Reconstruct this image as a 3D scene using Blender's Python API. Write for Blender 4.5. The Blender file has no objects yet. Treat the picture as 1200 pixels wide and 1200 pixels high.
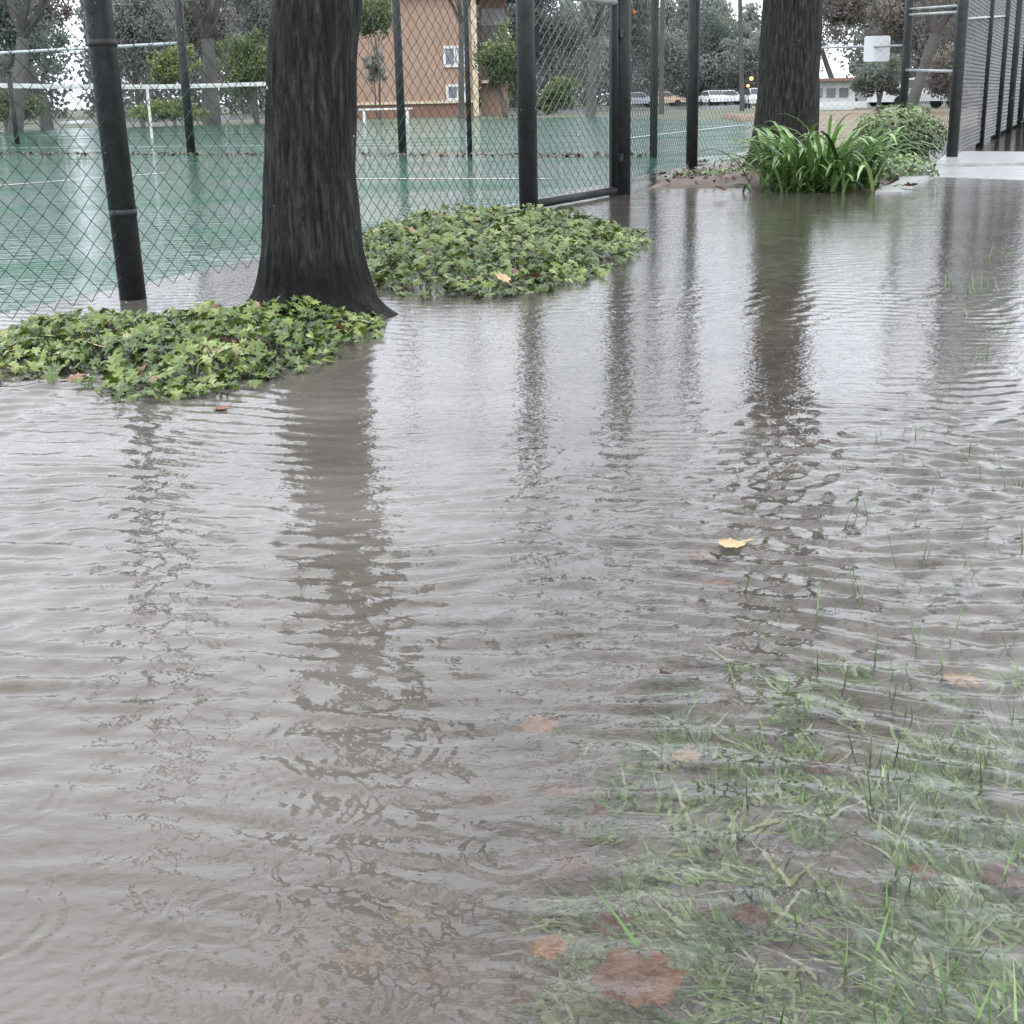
import bpy, bmesh, math, random
import numpy as np
from mathutils import Vector, Matrix, noise

scene = bpy.context.scene
COL = scene.collection
R = random.Random(11)
rad = math.radians

# ------------------------------------------------------------------ camera
F = 1559.0 / 1200.0
CAM_H = 0.65
PITCH = math.atan(484 / 1559.0)
ROLL = rad(1.3)
fw = Vector((0, math.cos(PITCH), -math.sin(PITCH)))
up0 = Vector((1, 0, 0)).cross(fw)
rt = Vector((1, 0, 0)) * math.cos(ROLL) - up0 * math.sin(ROLL)
upv = rt.cross(fw)
cam_d = bpy.data.cameras.new('camera')
cam_d.sensor_width = 36
cam_d.lens = 36 * F
cam_d.clip_start = 0.02
cam_d.clip_end = 3000
cam = bpy.data.objects.new('camera', cam_d)
COL.objects.link(cam)
m3 = Matrix((rt, upv, -fw)).transposed()
cam.matrix_world = Matrix.Translation((0, 0, CAM_H)) @ m3.to_4x4()
scene.camera = cam
cy = scene.cycles
cy.use_denoising = True
cy.max_bounces = 6
cy.diffuse_bounces = 2
cy.glossy_bounces = 3
cy.transmission_bounces = 4
cy.transparent_max_bounces = 4
cy.volume_bounces = 0
cy.caustics_reflective = False


def spot(px, py, Y):
    """world point seen at photo pixel (px,py) standing at distance Y"""
    d = fw + rt * ((px - 600) / 1559.0) - upv * ((py - 600) / 1559.0)
    return Vector((0, 0, CAM_H)) + d * (Y / d.y)


def ground(px, py, z=0.0):
    d = fw + rt * ((px - 600) / 1559.0) - upv * ((py - 600) / 1559.0)
    return Vector((0, 0, CAM_H)) + d * ((z - CAM_H) / d.z)


# ------------------------------------------------------------------ world / light
scene.view_settings.view_transform = 'Standard'
scene.view_settings.look = 'None'
scene.view_settings.exposure = 0
w = bpy.data.worlds.new('World')
scene.world = w
w.use_nodes = True
nt = w.node_tree
nt.nodes.clear()
SUN_EL, SUN_ROT = rad(58), rad(200)
sky = nt.nodes.new('ShaderNodeTexSky')
sky.sky_type = 'NISHITA'
sky.sun_disc = False
sky.sun_elevation = SUN_EL
sky.sun_rotation = SUN_ROT
sky.air_density = 1.0
sky.dust_density = 6.0
sky.ozone_density = 1.0
hs = nt.nodes.new('ShaderNodeHueSaturation')
hs.inputs['Saturation'].default_value = 0.16
bg = nt.nodes.new('ShaderNodeBackground')
bg.inputs['Strength'].default_value = 0.14
wo = nt.nodes.new('ShaderNodeOutputWorld')
# overcast deck: soft cloud brightness over the clear-sky model, brighter overhead
tcw = nt.nodes.new('ShaderNodeTexCoord')
cn = nt.nodes.new('ShaderNodeTexNoise')
cn.inputs['Scale'].default_value = 2.2
cn.inputs['Detail'].default_value = 4
nt.links.new(tcw.outputs['Generated'], cn.inputs['Vector'])
cr = nt.nodes.new('ShaderNodeValToRGB')
cr.color_ramp.elements[0].position = 0.3
cr.color_ramp.elements[0].color = (15.2, 16.3, 18.2, 1)
cr.color_ramp.elements[1].position = 0.7
cr.color_ramp.elements[1].color = (19.0, 20.0, 21.6, 1)
nt.links.new(cn.outputs['Fac'], cr.inputs[0])
cm = nt.nodes.new('ShaderNodeMix')
cm.data_type = 'RGBA'
cm.inputs[0].default_value = 0.8
nt.links.new(sky.outputs[0], hs.inputs['Color'])
nt.links.new(hs.outputs[0], cm.inputs[6])
nt.links.new(cr.outputs[0], cm.inputs[7])
nt.links.new(cm.outputs[2], bg.inputs['Color'])
nt.links.new(bg.outputs[0], wo.inputs['Surface'])

sl = bpy.data.lights.new('sun', 'SUN')
sl.energy = 0.7
sl.angle = rad(40)
sl.color = (1.0, 0.97, 0.93)
so = bpy.data.objects.new('sun', sl)
COL.objects.link(so)
# sun direction: nishita rotation measured from +Y clockwise
sd = Vector((math.sin(SUN_ROT) * math.cos(SUN_EL), math.cos(SUN_ROT) * math.cos(SUN_EL), math.sin(SUN_EL)))
so.rotation_euler = sd.to_track_quat('Z', 'Y').to_euler()
so.location = (0, 0, 30)


# ------------------------------------------------------------------ node helpers
class NT:
    def __init__(self, name):
        self.m = bpy.data.materials.new(name)
        self.m.use_nodes = True
        self.t = self.m.node_tree
        self.t.nodes.clear()
        self.out = self.n('ShaderNodeOutputMaterial')

    def n(self, typ, **kw):
        nd = self.t.nodes.new(typ)
        for k, v in kw.items():
            setattr(nd, k, v)
        return nd

    def l(self, a, b):
        self.t.links.new(a, b)

    def val(self, node, key, v):
        s = node.inputs[key]
        if hasattr(v, 'is_output') or isinstance(v, bpy.types.NodeSocket):
            self.l(v, s)
        else:
            s.default_value = v

    def math(self, op, a, b=None, c=None, clamp=False):
        nd = self.n('ShaderNodeMath', operation=op, use_clamp=clamp)
        self.val(nd, 0, a)
        if b is not None:
            self.val(nd, 1, b)
        if c is not None:
            self.val(nd, 2, c)
        return nd.outputs[0]

    def ramp(self, fac, stops):
        nd = self.n('ShaderNodeValToRGB')
        e = nd.color_ramp.elements
        while len(e) < len(stops):
            e.new(0.5)
        for i, (p, c) in enumerate(stops):
            e[i].position = p
            e[i].color = (c[0], c[1], c[2], 1) if not isinstance(c, (int, float)) else (c, c, c, 1)
        self.l(fac, nd.inputs[0])
        return nd.outputs[0]

    def noise(self, vec, scale, detail=3, rough=0.5, dist=0.0, dims='3D'):
        nd = self.n('ShaderNodeTexNoise', noise_dimensions=dims)
        self.val(nd, 'Scale', scale)
        self.val(nd, 'Detail', detail)
        self.val(nd, 'Roughness', rough)
        self.val(nd, 'Distortion', dist)
        if vec is not None:
            self.l(vec, nd.inputs['Vector'])
        return nd.outputs['Fac']

    def mapping(self, vec, scale=(1, 1, 1), rot=(0, 0, 0), loc=(0, 0, 0)):
        nd = self.n('ShaderNodeMapping')
        nd.inputs['Scale'].default_value = scale
        nd.inputs['Rotation'].default_value = rot
        nd.inputs['Location'].default_value = loc
        self.l(vec, nd.inputs['Vector'])
        return nd.outputs[0]

    def mixc(self, fac, a, b):
        nd = self.n('ShaderNodeMix', data_type='RGBA')
        self.val(nd, 0, fac)
        for s, v in ((nd.inputs[6], a), (nd.inputs[7], b)):
            if isinstance(v, bpy.types.NodeSocket):
                self.l(v, s)
            else:
                s.default_value = (v[0], v[1], v[2], 1)
        return nd.outputs[2]

    def pos(self):
        return self.n('ShaderNodeNewGeometry').outputs['Position']

    def obj(self):
        return self.n('ShaderNodeTexCoord').outputs['Object']

    def bump(self, h, dist=0.01, strength=1.0, normal=None):
        nd = self.n('ShaderNodeBump')
        nd.inputs['Distance'].default_value = dist
        nd.inputs['Strength'].default_value = strength
        self.l(h, nd.inputs['Height'])
        if normal is not None:
            self.l(normal, nd.inputs['Normal'])
        return nd.outputs[0]

    def principled(self, color, rough=0.5, spec=0.5, normal=None, metallic=0.0, coat=0.0, coat_rough=0.1):
        p = self.n('ShaderNodeBsdfPrincipled')
        if isinstance(color, bpy.types.NodeSocket):
            self.l(color, p.inputs['Base Color'])
        else:
            p.inputs['Base Color'].default_value = (color[0], color[1], color[2], 1)
        self.val(p, 'Roughness', rough)
        self.val(p, 'Specular IOR Level', spec)
        self.val(p, 'Metallic', metallic)
        self.val(p, 'Coat Weight', coat)
        self.val(p, 'Coat Roughness', coat_rough)
        if normal is not None:
            self.l(normal, p.inputs['Normal'])
        return p

    def surf(self, sh):
        self.l(sh if isinstance(sh, bpy.types.NodeSocket) else sh.outputs[0], self.out.inputs['Surface'])
        return self.m


def simple_mat(name, c1, c2, scale=8, rough=0.5, spec=0.5, bump=0.0, coat=0.0):
    t = NT(name)
    v = t.obj()
    f = t.noise(v, scale, 4, 0.6)
    col = t.ramp(f, [(0.3, c1), (0.7, c2)])
    nrm = t.bump(t.noise(v, scale * 4, 3), 0.01, bump) if bump else None
    return t.surf(t.principled(col, rough, spec, nrm, coat=coat))


def leaf_mat(name, ramp, rough=0.35, spec=0.5, transl=0.25):
    """foliage: per-leaf tone read from the mesh's 'tone' attribute"""
    t = NT(name)
    a = t.n('ShaderNodeAttribute', attribute_name='tone')
    col = t.ramp(a.outputs['Fac'], ramp)
    p = t.principled(col, rough, spec)
    if transl:
        tr = t.n('ShaderNodeBsdfTranslucent')
        t.l(col, tr.inputs['Color'])
        mx = t.n('ShaderNodeMixShader')
        mx.inputs[0].default_value = transl
        t.l(p.outputs[0], mx.inputs[1])
        t.l(tr.outputs[0], mx.inputs[2])
        return t.surf(mx.outputs[0])
    return t.surf(p)


# ------------------------------------------------------------------ mesh helpers
class MB:
    def __init__(self):
        self.v, self.f, self.t = [], [], []
        self.tone_on = False

    def add(self, verts, faces, tone=None):
        b = len(self.v)
        self.v.extend([tuple(p) for p in verts])
        self.f.extend([tuple(i + b for i in q) for q in faces])
        if tone is not None:
            self.tone_on = True
        self.t.extend([0.5 if tone is None else tone] * len(verts))

    def box(self, c, s, M=None):
        x, y, z = [a / 2 for a in s]
        vs = [Vector((sx * x, sy * y, sz * z)) for sx in (-1, 1) for sy in (-1, 1) for sz in (-1, 1)]
        if M is not None:
            vs = [M @ p for p in vs]
        vs = [p + Vector(c) for p in vs]
        self.add(vs, [(0, 1, 3, 2), (4, 6, 7, 5), (0, 4, 5, 1), (2, 3, 7, 6), (0, 2, 6, 4), (1, 5, 7, 3)])

    def tube(self, pts, radii, sides=8, cap=True, tone=None):
        pts = [Vector(p) for p in pts]
        if isinstance(radii, (int, float)):
            radii = [radii] * len(pts)
        vs, fs = [], []
        ref = None
        for i, p in enumerate(pts):
            d = (pts[min(i + 1, len(pts) - 1)] - pts[max(i - 1, 0)]).normalized()
            if ref is None:
                ref = Vector((1, 0, 0)) if abs(d.x) < 0.8 else Vector((0, 1, 0))
            a = (ref - d * ref.dot(d)).normalized()
            ref = a
            b = d.cross(a)
            for k in range(sides):
                th = 2 * math.pi * k / sides
                vs.append(p + (a * math.cos(th) + b * math.sin(th)) * radii[i])
        for i in range(len(pts) - 1):
            for k in range(sides):
                k2 = (k + 1) % sides
                fs.append((i * sides + k, i * sides + k2, (i + 1) * sides + k2, (i + 1) * sides + k))
        if cap:
            fs.append(tuple(range(sides - 1, -1, -1)))
            n = (len(pts) - 1) * sides
            fs.append(tuple(n + k for k in range(sides)))
        self.add(vs, fs, tone)

    def build(self, name, mat, parent=None, smooth=False):
        me = bpy.data.meshes.new(name)
        me.from_pydata(self.v, [], self.f)
        if self.tone_on:
            at = me.attributes.new('tone', 'FLOAT', 'POINT')
            at.data.foreach_set('value', self.t)
        if smooth:
            me.polygons.foreach_set('use_smooth', [True] * len(me.polygons))
        me.materials.append(mat)
        me.update()
        o = bpy.data.objects.new(name, me)
        COL.objects.link(o)
        if parent is not None:
            o.parent = parent
            o.matrix_parent_inverse = Matrix.Translation(-Vector(parent.location))
        return o


def tag(o, label=None, cat=None, group=None, kind=None):
    if label:
        o['label'] = label
    if cat:
        o['category'] = cat
    if group:
        o['group'] = group
    if kind:
        o['kind'] = kind
    return o


def thing(name, loc, label, cat, group=None):
    o = bpy.data.objects.new(name, None)
    o.empty_display_size = 0.1
    o.location = loc
    COL.objects.link(o)
    return tag(o, label, cat, group)


# ------------------------------------------------------------------ materials
M = {}
M['post'] = simple_mat('black_vinyl_post', (0.013, 0.0155, 0.0155), (0.034, 0.038, 0.038), 14, 0.42, 0.3, 0.15)  # black lifted a little, rain haze painted into the base
M['wire'] = simple_mat('black_wire', (0.018, 0.023, 0.023), (0.036, 0.042, 0.042), 20, 0.5, 0.2)
M['scuff'] = simple_mat('scuffed_band', (0.012, 0.013, 0.013), (0.045, 0.046, 0.045), 40, 0.5, 0.4)
M['gate_wire'] = simple_mat('gate_wire', (0.06, 0.066, 0.066), (0.13, 0.137, 0.137), 18, 0.45, 0.4)
M['rail'] = simple_mat('wet_rail', (0.30, 0.32, 0.33), (0.5, 0.52, 0.53), 6, 0.25, 0.8)
M['white_paint'] = simple_mat('white_paint', (0.62, 0.63, 0.62), (0.8, 0.8, 0.79), 4, 0.5, 0.4)
M['sign'] = simple_mat('sign_face', (0.74, 0.76, 0.78), (0.84, 0.85, 0.87), 3, 0.4, 0.4)
M['line'] = simple_mat('court_line_paint', (0.30, 0.34, 0.32), (0.55, 0.57, 0.55), 3, 0.4, 0.4)
M['band'] = simple_mat('net_band', (0.6, 0.6, 0.57), (0.8, 0.8, 0.77), 5, 0.6, 0.3)
M['concrete'] = simple_mat('wet_concrete', (0.30, 0.30, 0.295), (0.46, 0.46, 0.45), 9, 0.3, 0.5, 0.2)
M['stucco'] = simple_mat('stucco', (0.38, 0.26, 0.195), (0.44, 0.305, 0.23), 0.6, 0.85, 0.2, 0.1)  # lifted and dulled: distance haze is put into the wall colour
M['stucco_low'] = simple_mat('stucco_low', (0.24, 0.14, 0.10), (0.29, 0.17, 0.13), 0.6, 0.85, 0.2)
M['trim'] = simple_mat('pale_trim', (0.62, 0.52, 0.36), (0.7, 0.6, 0.44), 2, 0.7, 0.3)
M['dark_wood'] = simple_mat('dark_wood', (0.06, 0.035, 0.025), (0.1, 0.06, 0.04), 5, 0.7, 0.3)
M['roof'] = simple_mat('roof_shingle', (0.07, 0.055, 0.05), (0.13, 0.1, 0.09), 3, 0.8, 0.3)
M['glass'] = simple_mat('window_glass', (0.12, 0.13, 0.14), (0.3, 0.32, 0.34), 1.2, 0.08, 0.6)
M['tyre'] = simple_mat('tyre_rubber', (0.015, 0.015, 0.015), (0.03, 0.03, 0.03), 10, 0.7, 0.3)
M['car_white'] = simple_mat('car_white', (0.66, 0.67, 0.68), (0.74, 0.75, 0.76), 2, 0.25, 0.5)
M['car_tan'] = simple_mat('car_tan', (0.5, 0.36, 0.24), (0.58, 0.44, 0.32), 2, 0.25, 0.5)
M['car_grey'] = simple_mat('car_grey', (0.3, 0.31, 0.33), (0.38, 0.39, 0.41), 2, 0.25, 0.5)
M['car_glass'] = simple_mat('car_glass', (0.03, 0.035, 0.04), (0.06, 0.065, 0.07), 2, 0.08, 0.7)
M['panel'] = simple_mat('grey_panel', (0.10, 0.105, 0.115), (0.19, 0.195, 0.205), 1.6, 0.5, 0.4, 0.2)
M['panel_dark'] = simple_mat('dark_panel', (0.045, 0.048, 0.05), (0.085, 0.088, 0.09), 1.6, 0.5, 0.4, 0.2)
M['batten'] = simple_mat('black_batten', (0.008, 0.009, 0.01), (0.016, 0.017, 0.018), 4, 0.6, 0.3)
M['dirt'] = simple_mat('wet_dirt', (0.05, 0.03, 0.02), (0.16, 0.10, 0.07), 12, 0.5, 0.5, 0.6)
M['twig'] = simple_mat('twig_bark', (0.05, 0.043, 0.038), (0.11, 0.1, 0.092), 3, 0.8, 0.3)  # lightened so that far bare crowns carry haze in their colour
M['far_trunk'] = simple_mat('far_trunk', (0.08, 0.076, 0.072), (0.14, 0.132, 0.122), 1.5, 0.8, 0.3)  # distant trunks paled to stand in for rain haze


def lamp_mat(name, col, s):
    t = NT(name)
    e = t.n('ShaderNodeEmission')
    e.inputs['Color'].default_value = (*col, 1)
    e.inputs['Strength'].default_value = s
    return t.surf(e)


M['amber'] = lamp_mat('lit_amber', (1.0, 0.45, 0.18), 4.0)
M['orange'] = simple_mat('orange_leaf', (0.5, 0.14, 0.05), (0.6, 0.2, 0.08), 30, 0.5, 0.4)


def bark_material():
    t = NT('wet_bark')
    v = t.obj()
    mv = t.mapping(v, (13, 13, 1.9))
    n1 = t.noise(mv, 4.5, 6, 0.65, 0.4)
    n2 = t.noise(v, 2.0, 3, 0.5)
    n3 = t.noise(t.mapping(v, (1, 1, .25)), 60, 3, 0.6)
    col = t.ramp(n1, [(0.32, (0.008, 0.0077, 0.0072)), (0.50, (0.032, 0.030, 0.028)), (0.70, (0.095, 0.091, 0.085))])
    col = t.mixc(t.ramp(n2, [(0.45, 0.0), (0.75, 0.5)]), col, (0.05, 0.052, 0.05))
    at = t.n('ShaderNodeAttribute', attribute_name='tone')
    col = t.mixc(t.math('MULTIPLY', at.outputs['Fac'], t.ramp(n1, [(0.35, 0.1), (0.6, 0.75)])), col, (0.07, 0.064, 0.055))
    sz = t.n('ShaderNodeSeparateXYZ')
    t.l(v, sz.inputs[0])
    zz = t.math('MULTIPLY_ADD', t.noise(v, 5, 2), 0.10, sz.outputs[2])
    col = t.mixc(t.ramp(zz, [(0.10, 0.35), (0.155, 0.8), (0.19, 0.75), (0.26, 0.0)]), col, (0.008, 0.0075, 0.007))
    h = t.math('ADD', n1, t.math('MULTIPLY', n3, 0.3))
    return t.surf(t.principled(col, 0.6, 0.16, t.bump(h, 0.05, 1.0)))


M['bark'] = bark_material()


def streak_material():
    t = NT('pale_bark')
    v = t.obj()
    n = t.noise(t.mapping(v, (9, 9, 2)), 6, 4, 0.6)
    return t.surf(t.principled(t.ramp(n, [(0.35, (0.04, 0.036, 0.03)), (0.7, (0.15, 0.13, 0.105))]), 0.5, 0.4, t.bump(n, 0.01, 0.6)))


# ---- flooded ground
def mud_material():
    t = NT('mud_bed')
    p = t.pos()
    n1 = t.noise(p, 2.2, 5, 0.6, 0.3)
    n2 = t.noise(p, 16, 4, 0.65, 0.5)
    col = t.ramp(n1, [(0.3, (0.17, 0.14, 0.12)), (0.55, (0.29, 0.255, 0.23)), (0.75, (0.40, 0.37, 0.34))])
    col = t.mixc(t.ramp(n2, [(0.45, 0.0), (0.72, 0.75)]), col, (0.055, 0.04, 0.034))
    n4 = t.noise(p, 34, 3, 0.6, 0.8)
    col = t.mixc(t.ramp(n4, [(0.56, 0.0), (0.68, 0.45)]), col, (0.07, 0.10, 0.035))
    n3 = t.noise(p, 7, 3, 0.6)
    return t.surf(t.principled(col, 0.7, 0.3, t.bump(n3, 0.03, 0.6)))


M['mud'] = mud_material()


def water_material():
    t = NT('flood_water')
    p = t.pos()
    sep = t.n('ShaderNodeSeparateXYZ')
    t.l(p, sep.inputs[0])
    X, Y = sep.outputs[0], sep.outputs[1]
    nC = t.noise(t.mapping(p, (1, 1.5, 1)), 48, 2, 0.6, 0.3)
    nD = t.noise(t.mapping(p, (2.2, 7, 1), (0, 0, rad(-5))), 1.0, 3, 0.6, 0.4)
    ff = t.n('ShaderNodeMapRange')
    ff.inputs['From Min'].default_value = 5.0
    ff.inputs['From Max'].default_value = 11.0
    ff.inputs['To Min'].default_value = 0.0
    ff.inputs['To Max'].default_value = 0.007
    t.l(Y, ff.inputs['Value'])
    h = t.math('MULTIPLY', nC, 0.0011)
    h = t.math('ADD', h, t.math('MULTIPLY', nD, ff.outputs[0]))
    nrm = t.bump(h, 1.0, 1.0)
    # --- turbidity: silty on the left, clearing over the drowned lawn on the right
    tb = t.n('ShaderNodeMapRange', interpolation_type='SMOOTHSTEP')
    edge = t.math('ADD', X, t.math('MULTIPLY', t.noise(p, 2.5, 3, 0.55), 0.45))
    edge = t.math('ADD', edge, t.math('MULTIPLY', Y, -0.10))
    t.l(edge, tb.inputs['Value'])
    tb.inputs['From Min'].default_value = -0.22
    tb.inputs['From Max'].default_value = 0.30
    tb.inputs['To Min'].default_value = 0.84
    tb.inputs['To Max'].default_value = 0.16
    mudcol = t.ramp(t.noise(t.mapping(p, (1, 2, 1)), 1.6, 3, 0.5), [(0.3, (0.135, 0.117, 0.098)), (0.55, (0.173, 0.155, 0.134)), (0.75, (0.215, 0.197, 0.174))])
    dif = t.n('ShaderNodeBsdfDiffuse')
    t.l(mudcol, dif.inputs['Color'])
    refr = t.n('ShaderNodeBsdfRefraction')
    refr.inputs['IOR'].default_value = 1.2
    refr.inputs['Roughness'].default_value = 0.02
    refr.inputs['Color'].default_value = (0.93, 0.92, 0.88, 1)
    t.l(nrm, refr.inputs['Normal'])
    body = t.n('ShaderNodeMixShader')
    t.l(tb.outputs[0], body.inputs[0])
    t.l(refr.outputs[0], body.inputs[1])
    t.l(dif.outputs[0], body.inputs[2])
    gl = t.n('ShaderNodeBsdfGlossy')
    gl.inputs['Roughness'].default_value = 0.03
    gl.inputs['Color'].default_value = (1, 1, 1, 1)
    t.l(nrm, gl.inputs['Normal'])
    fr = t.n('ShaderNodeFresnel')
    fr.inputs['IOR'].default_value = 1.42
    t.l(nrm, fr.inputs['Normal'])
    mx = t.n('ShaderNodeMixShader')
    t.l(fr.outputs[0], mx.inputs[0])
    t.l(body.outputs[0], mx.inputs[1])
    t.l(gl.outputs[0], mx.inputs[2])
    return t.surf(mx.outputs[0])


M['water'] = water_material()


def court_material():
    t = NT('wet_court')
    p = t.pos()
    n = t.noise(p, 1.1, 4, 0.6)
    col = t.ramp(n, [(0.3, (0.040, 0.118, 0.078)), (0.7, (0.070, 0.168, 0.115))])
    n2 = t.noise(p, 9, 4, 0.7)
    col = t.mixc(t.ramp(n2, [(0.55, 0.0), (0.8, 0.35)]), col, (0.10, 0.16, 0.13))  # paler blotches: wet glare put into the paint colour
    hN = t.noise(t.mapping(p, (4, 9, 1)), 1.6, 3, 0.6)
    sp = t.noise(t.mapping(p, (7, 16, 1)), 1.0, 2, 0.6)
    col = t.mixc(t.ramp(sp, [(0.66, 0.0), (0.72, 0.55)]), col, (0.34, 0.37, 0.36))  # whitish flecks in the colour stand for broken glare and splashes
    nrm = t.bump(hN, 0.012, 1.0)
    dif = t.n('ShaderNodeBsdfDiffuse')
    t.l(col, dif.inputs['Color'])
    gl = t.n('ShaderNodeBsdfGlossy')
    gl.inputs['Roughness'].default_value = 0.045
    t.l(nrm, gl.inputs['Normal'])
    fr = t.n('ShaderNodeFresnel')
    fr.inputs['IOR'].default_value = 1.33
    t.l(nrm, fr.inputs['Normal'])
    pud = t.ramp(t.noise(t.mapping(p, (0.35, 0.8, 1)), 1.0, 3, 0.55), [(0.36, 0.5), (0.55, 1.0)])
    mx = t.n('ShaderNodeMixShader')
    t.l(t.math('MULTIPLY', fr.outputs[0], pud), mx.inputs[0])
    t.l(dif.outputs[0], mx.inputs[1])
    t.l(gl.outputs[0], mx.inputs[2])
    return t.surf(mx.outputs[0])


M['court'] = court_material()


def far_ground_material():
    t = NT('wet_turf')
    p = t.pos()
    n = t.noise(p, 0.25, 5, 0.6)
    col = t.ramp(n, [(0.35, (0.05, 0.075, 0.03)), (0.55, (0.09, 0.10, 0.05)), (0.7, (0.14, 0.10, 0.075))])
    return t.surf(t.principled(col, 0.6, 0.4, t.bump(t.noise(p, 6, 3), 0.05, 0.6)))


M['turf'] = far_ground_material()
M['leafy_turf'] = simple_mat('leafy_turf', (0.10, 0.10, 0.05), (0.27, 0.16, 0.11), 0.7, 0.6, 0.3, 0.4)
M['road'] = simple_mat('wet_asphalt', (0.05, 0.052, 0.056), (0.09, 0.092, 0.098), 0.5, 0.16, 0.6)


# ------------------------------------------------------------------ terrain
def sheet(name, poly, z, mat, kind='structure', parent=None):
    mb = MB()
    mb.add([(x, y, z) for x, y in poly], [tuple(range(len(poly)))])
    o = mb.build(name, mat, parent)
    if parent is None:
        tag(o, kind=kind)
    return o


FD = Vector((0.37, 0.93, 0)).normalized()      # direction of the court fence
FN = Vector((-FD.y, FD.x, 0))                  # pointing onto the court
A = Vector((-1.33, 4.76, 0))
B = Vector((0.14, 8.18, 0))
Cp = Vector((0.79, 9.46, 0))
Dp = Vector((1.68, 12.3, 0))
T1 = Vector((-0.61, 4.30, 0))
T2 = Vector((2.40, 11.75, 0))


def bed_height(x, y):
    h = -0.075
    # lawn on the right is shallow
    s = max(0.0, min(1.0, (x - 0.02 - 0.05 * y + 0.12 * noise.noise(Vector((x * 2, y * 2, 5)))) / 0.25))
    h += 0.040 * s * s * (3 - 2 * s)
    h += 0.012 * noise.noise(Vector((x * 3.1, y * 3.1, 0))) + 0.006 * noise.noise(Vector((x * 11, y * 11, 2)))
    return h


mb = MB()
xs = [-7 + 14 * i / 150 for i in range(151)]
ys = [0.25 + 15 * (j / 150) ** 1.8 for j in range(151)]
for y in ys:
    for x in xs:
        mb.v.append((x, y, bed_height(x, y)))
        mb.t.append(0)
for j in range(150):
    for i in range(150):
        a = j * 151 + i
        mb.f.append((a, a + 1, a + 152, a + 151))
tag(mb.build('lawn_bed', M['mud'], smooth=True), kind='structure')

# big ground sheet to the horizon (below the flood, dropping gently towards the street)
mb = MB()
gx = [-1500, -300, -80, -30, 0, 30, 80, 300, 1500]
gy = [-60, 0, 20, 45, 70, 100, 140, 300, 2500]
def gz(y): return -0.13 if y < 48 else (-0.13 - 0.30 * min(1, (y - 48) / 60))
gy = [-60, 0, 20, 47, 60, 75, 90, 110, 150, 300, 2500]
for y in gy:
    for x in gx:
        mb.v.append((x, y, gz(y) if y >= 47 else -0.13)); mb.t.append(0)
for j in range(len(gy) - 1):
    for i in range(len(gx) - 1):
        a = j * len(gx) + i
        mb.f.append((a, a + 1, a + len(gx) + 1, a + len(gx)))
tag(mb.build('ground', M['turf'], smooth=True), kind='structure')

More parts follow.
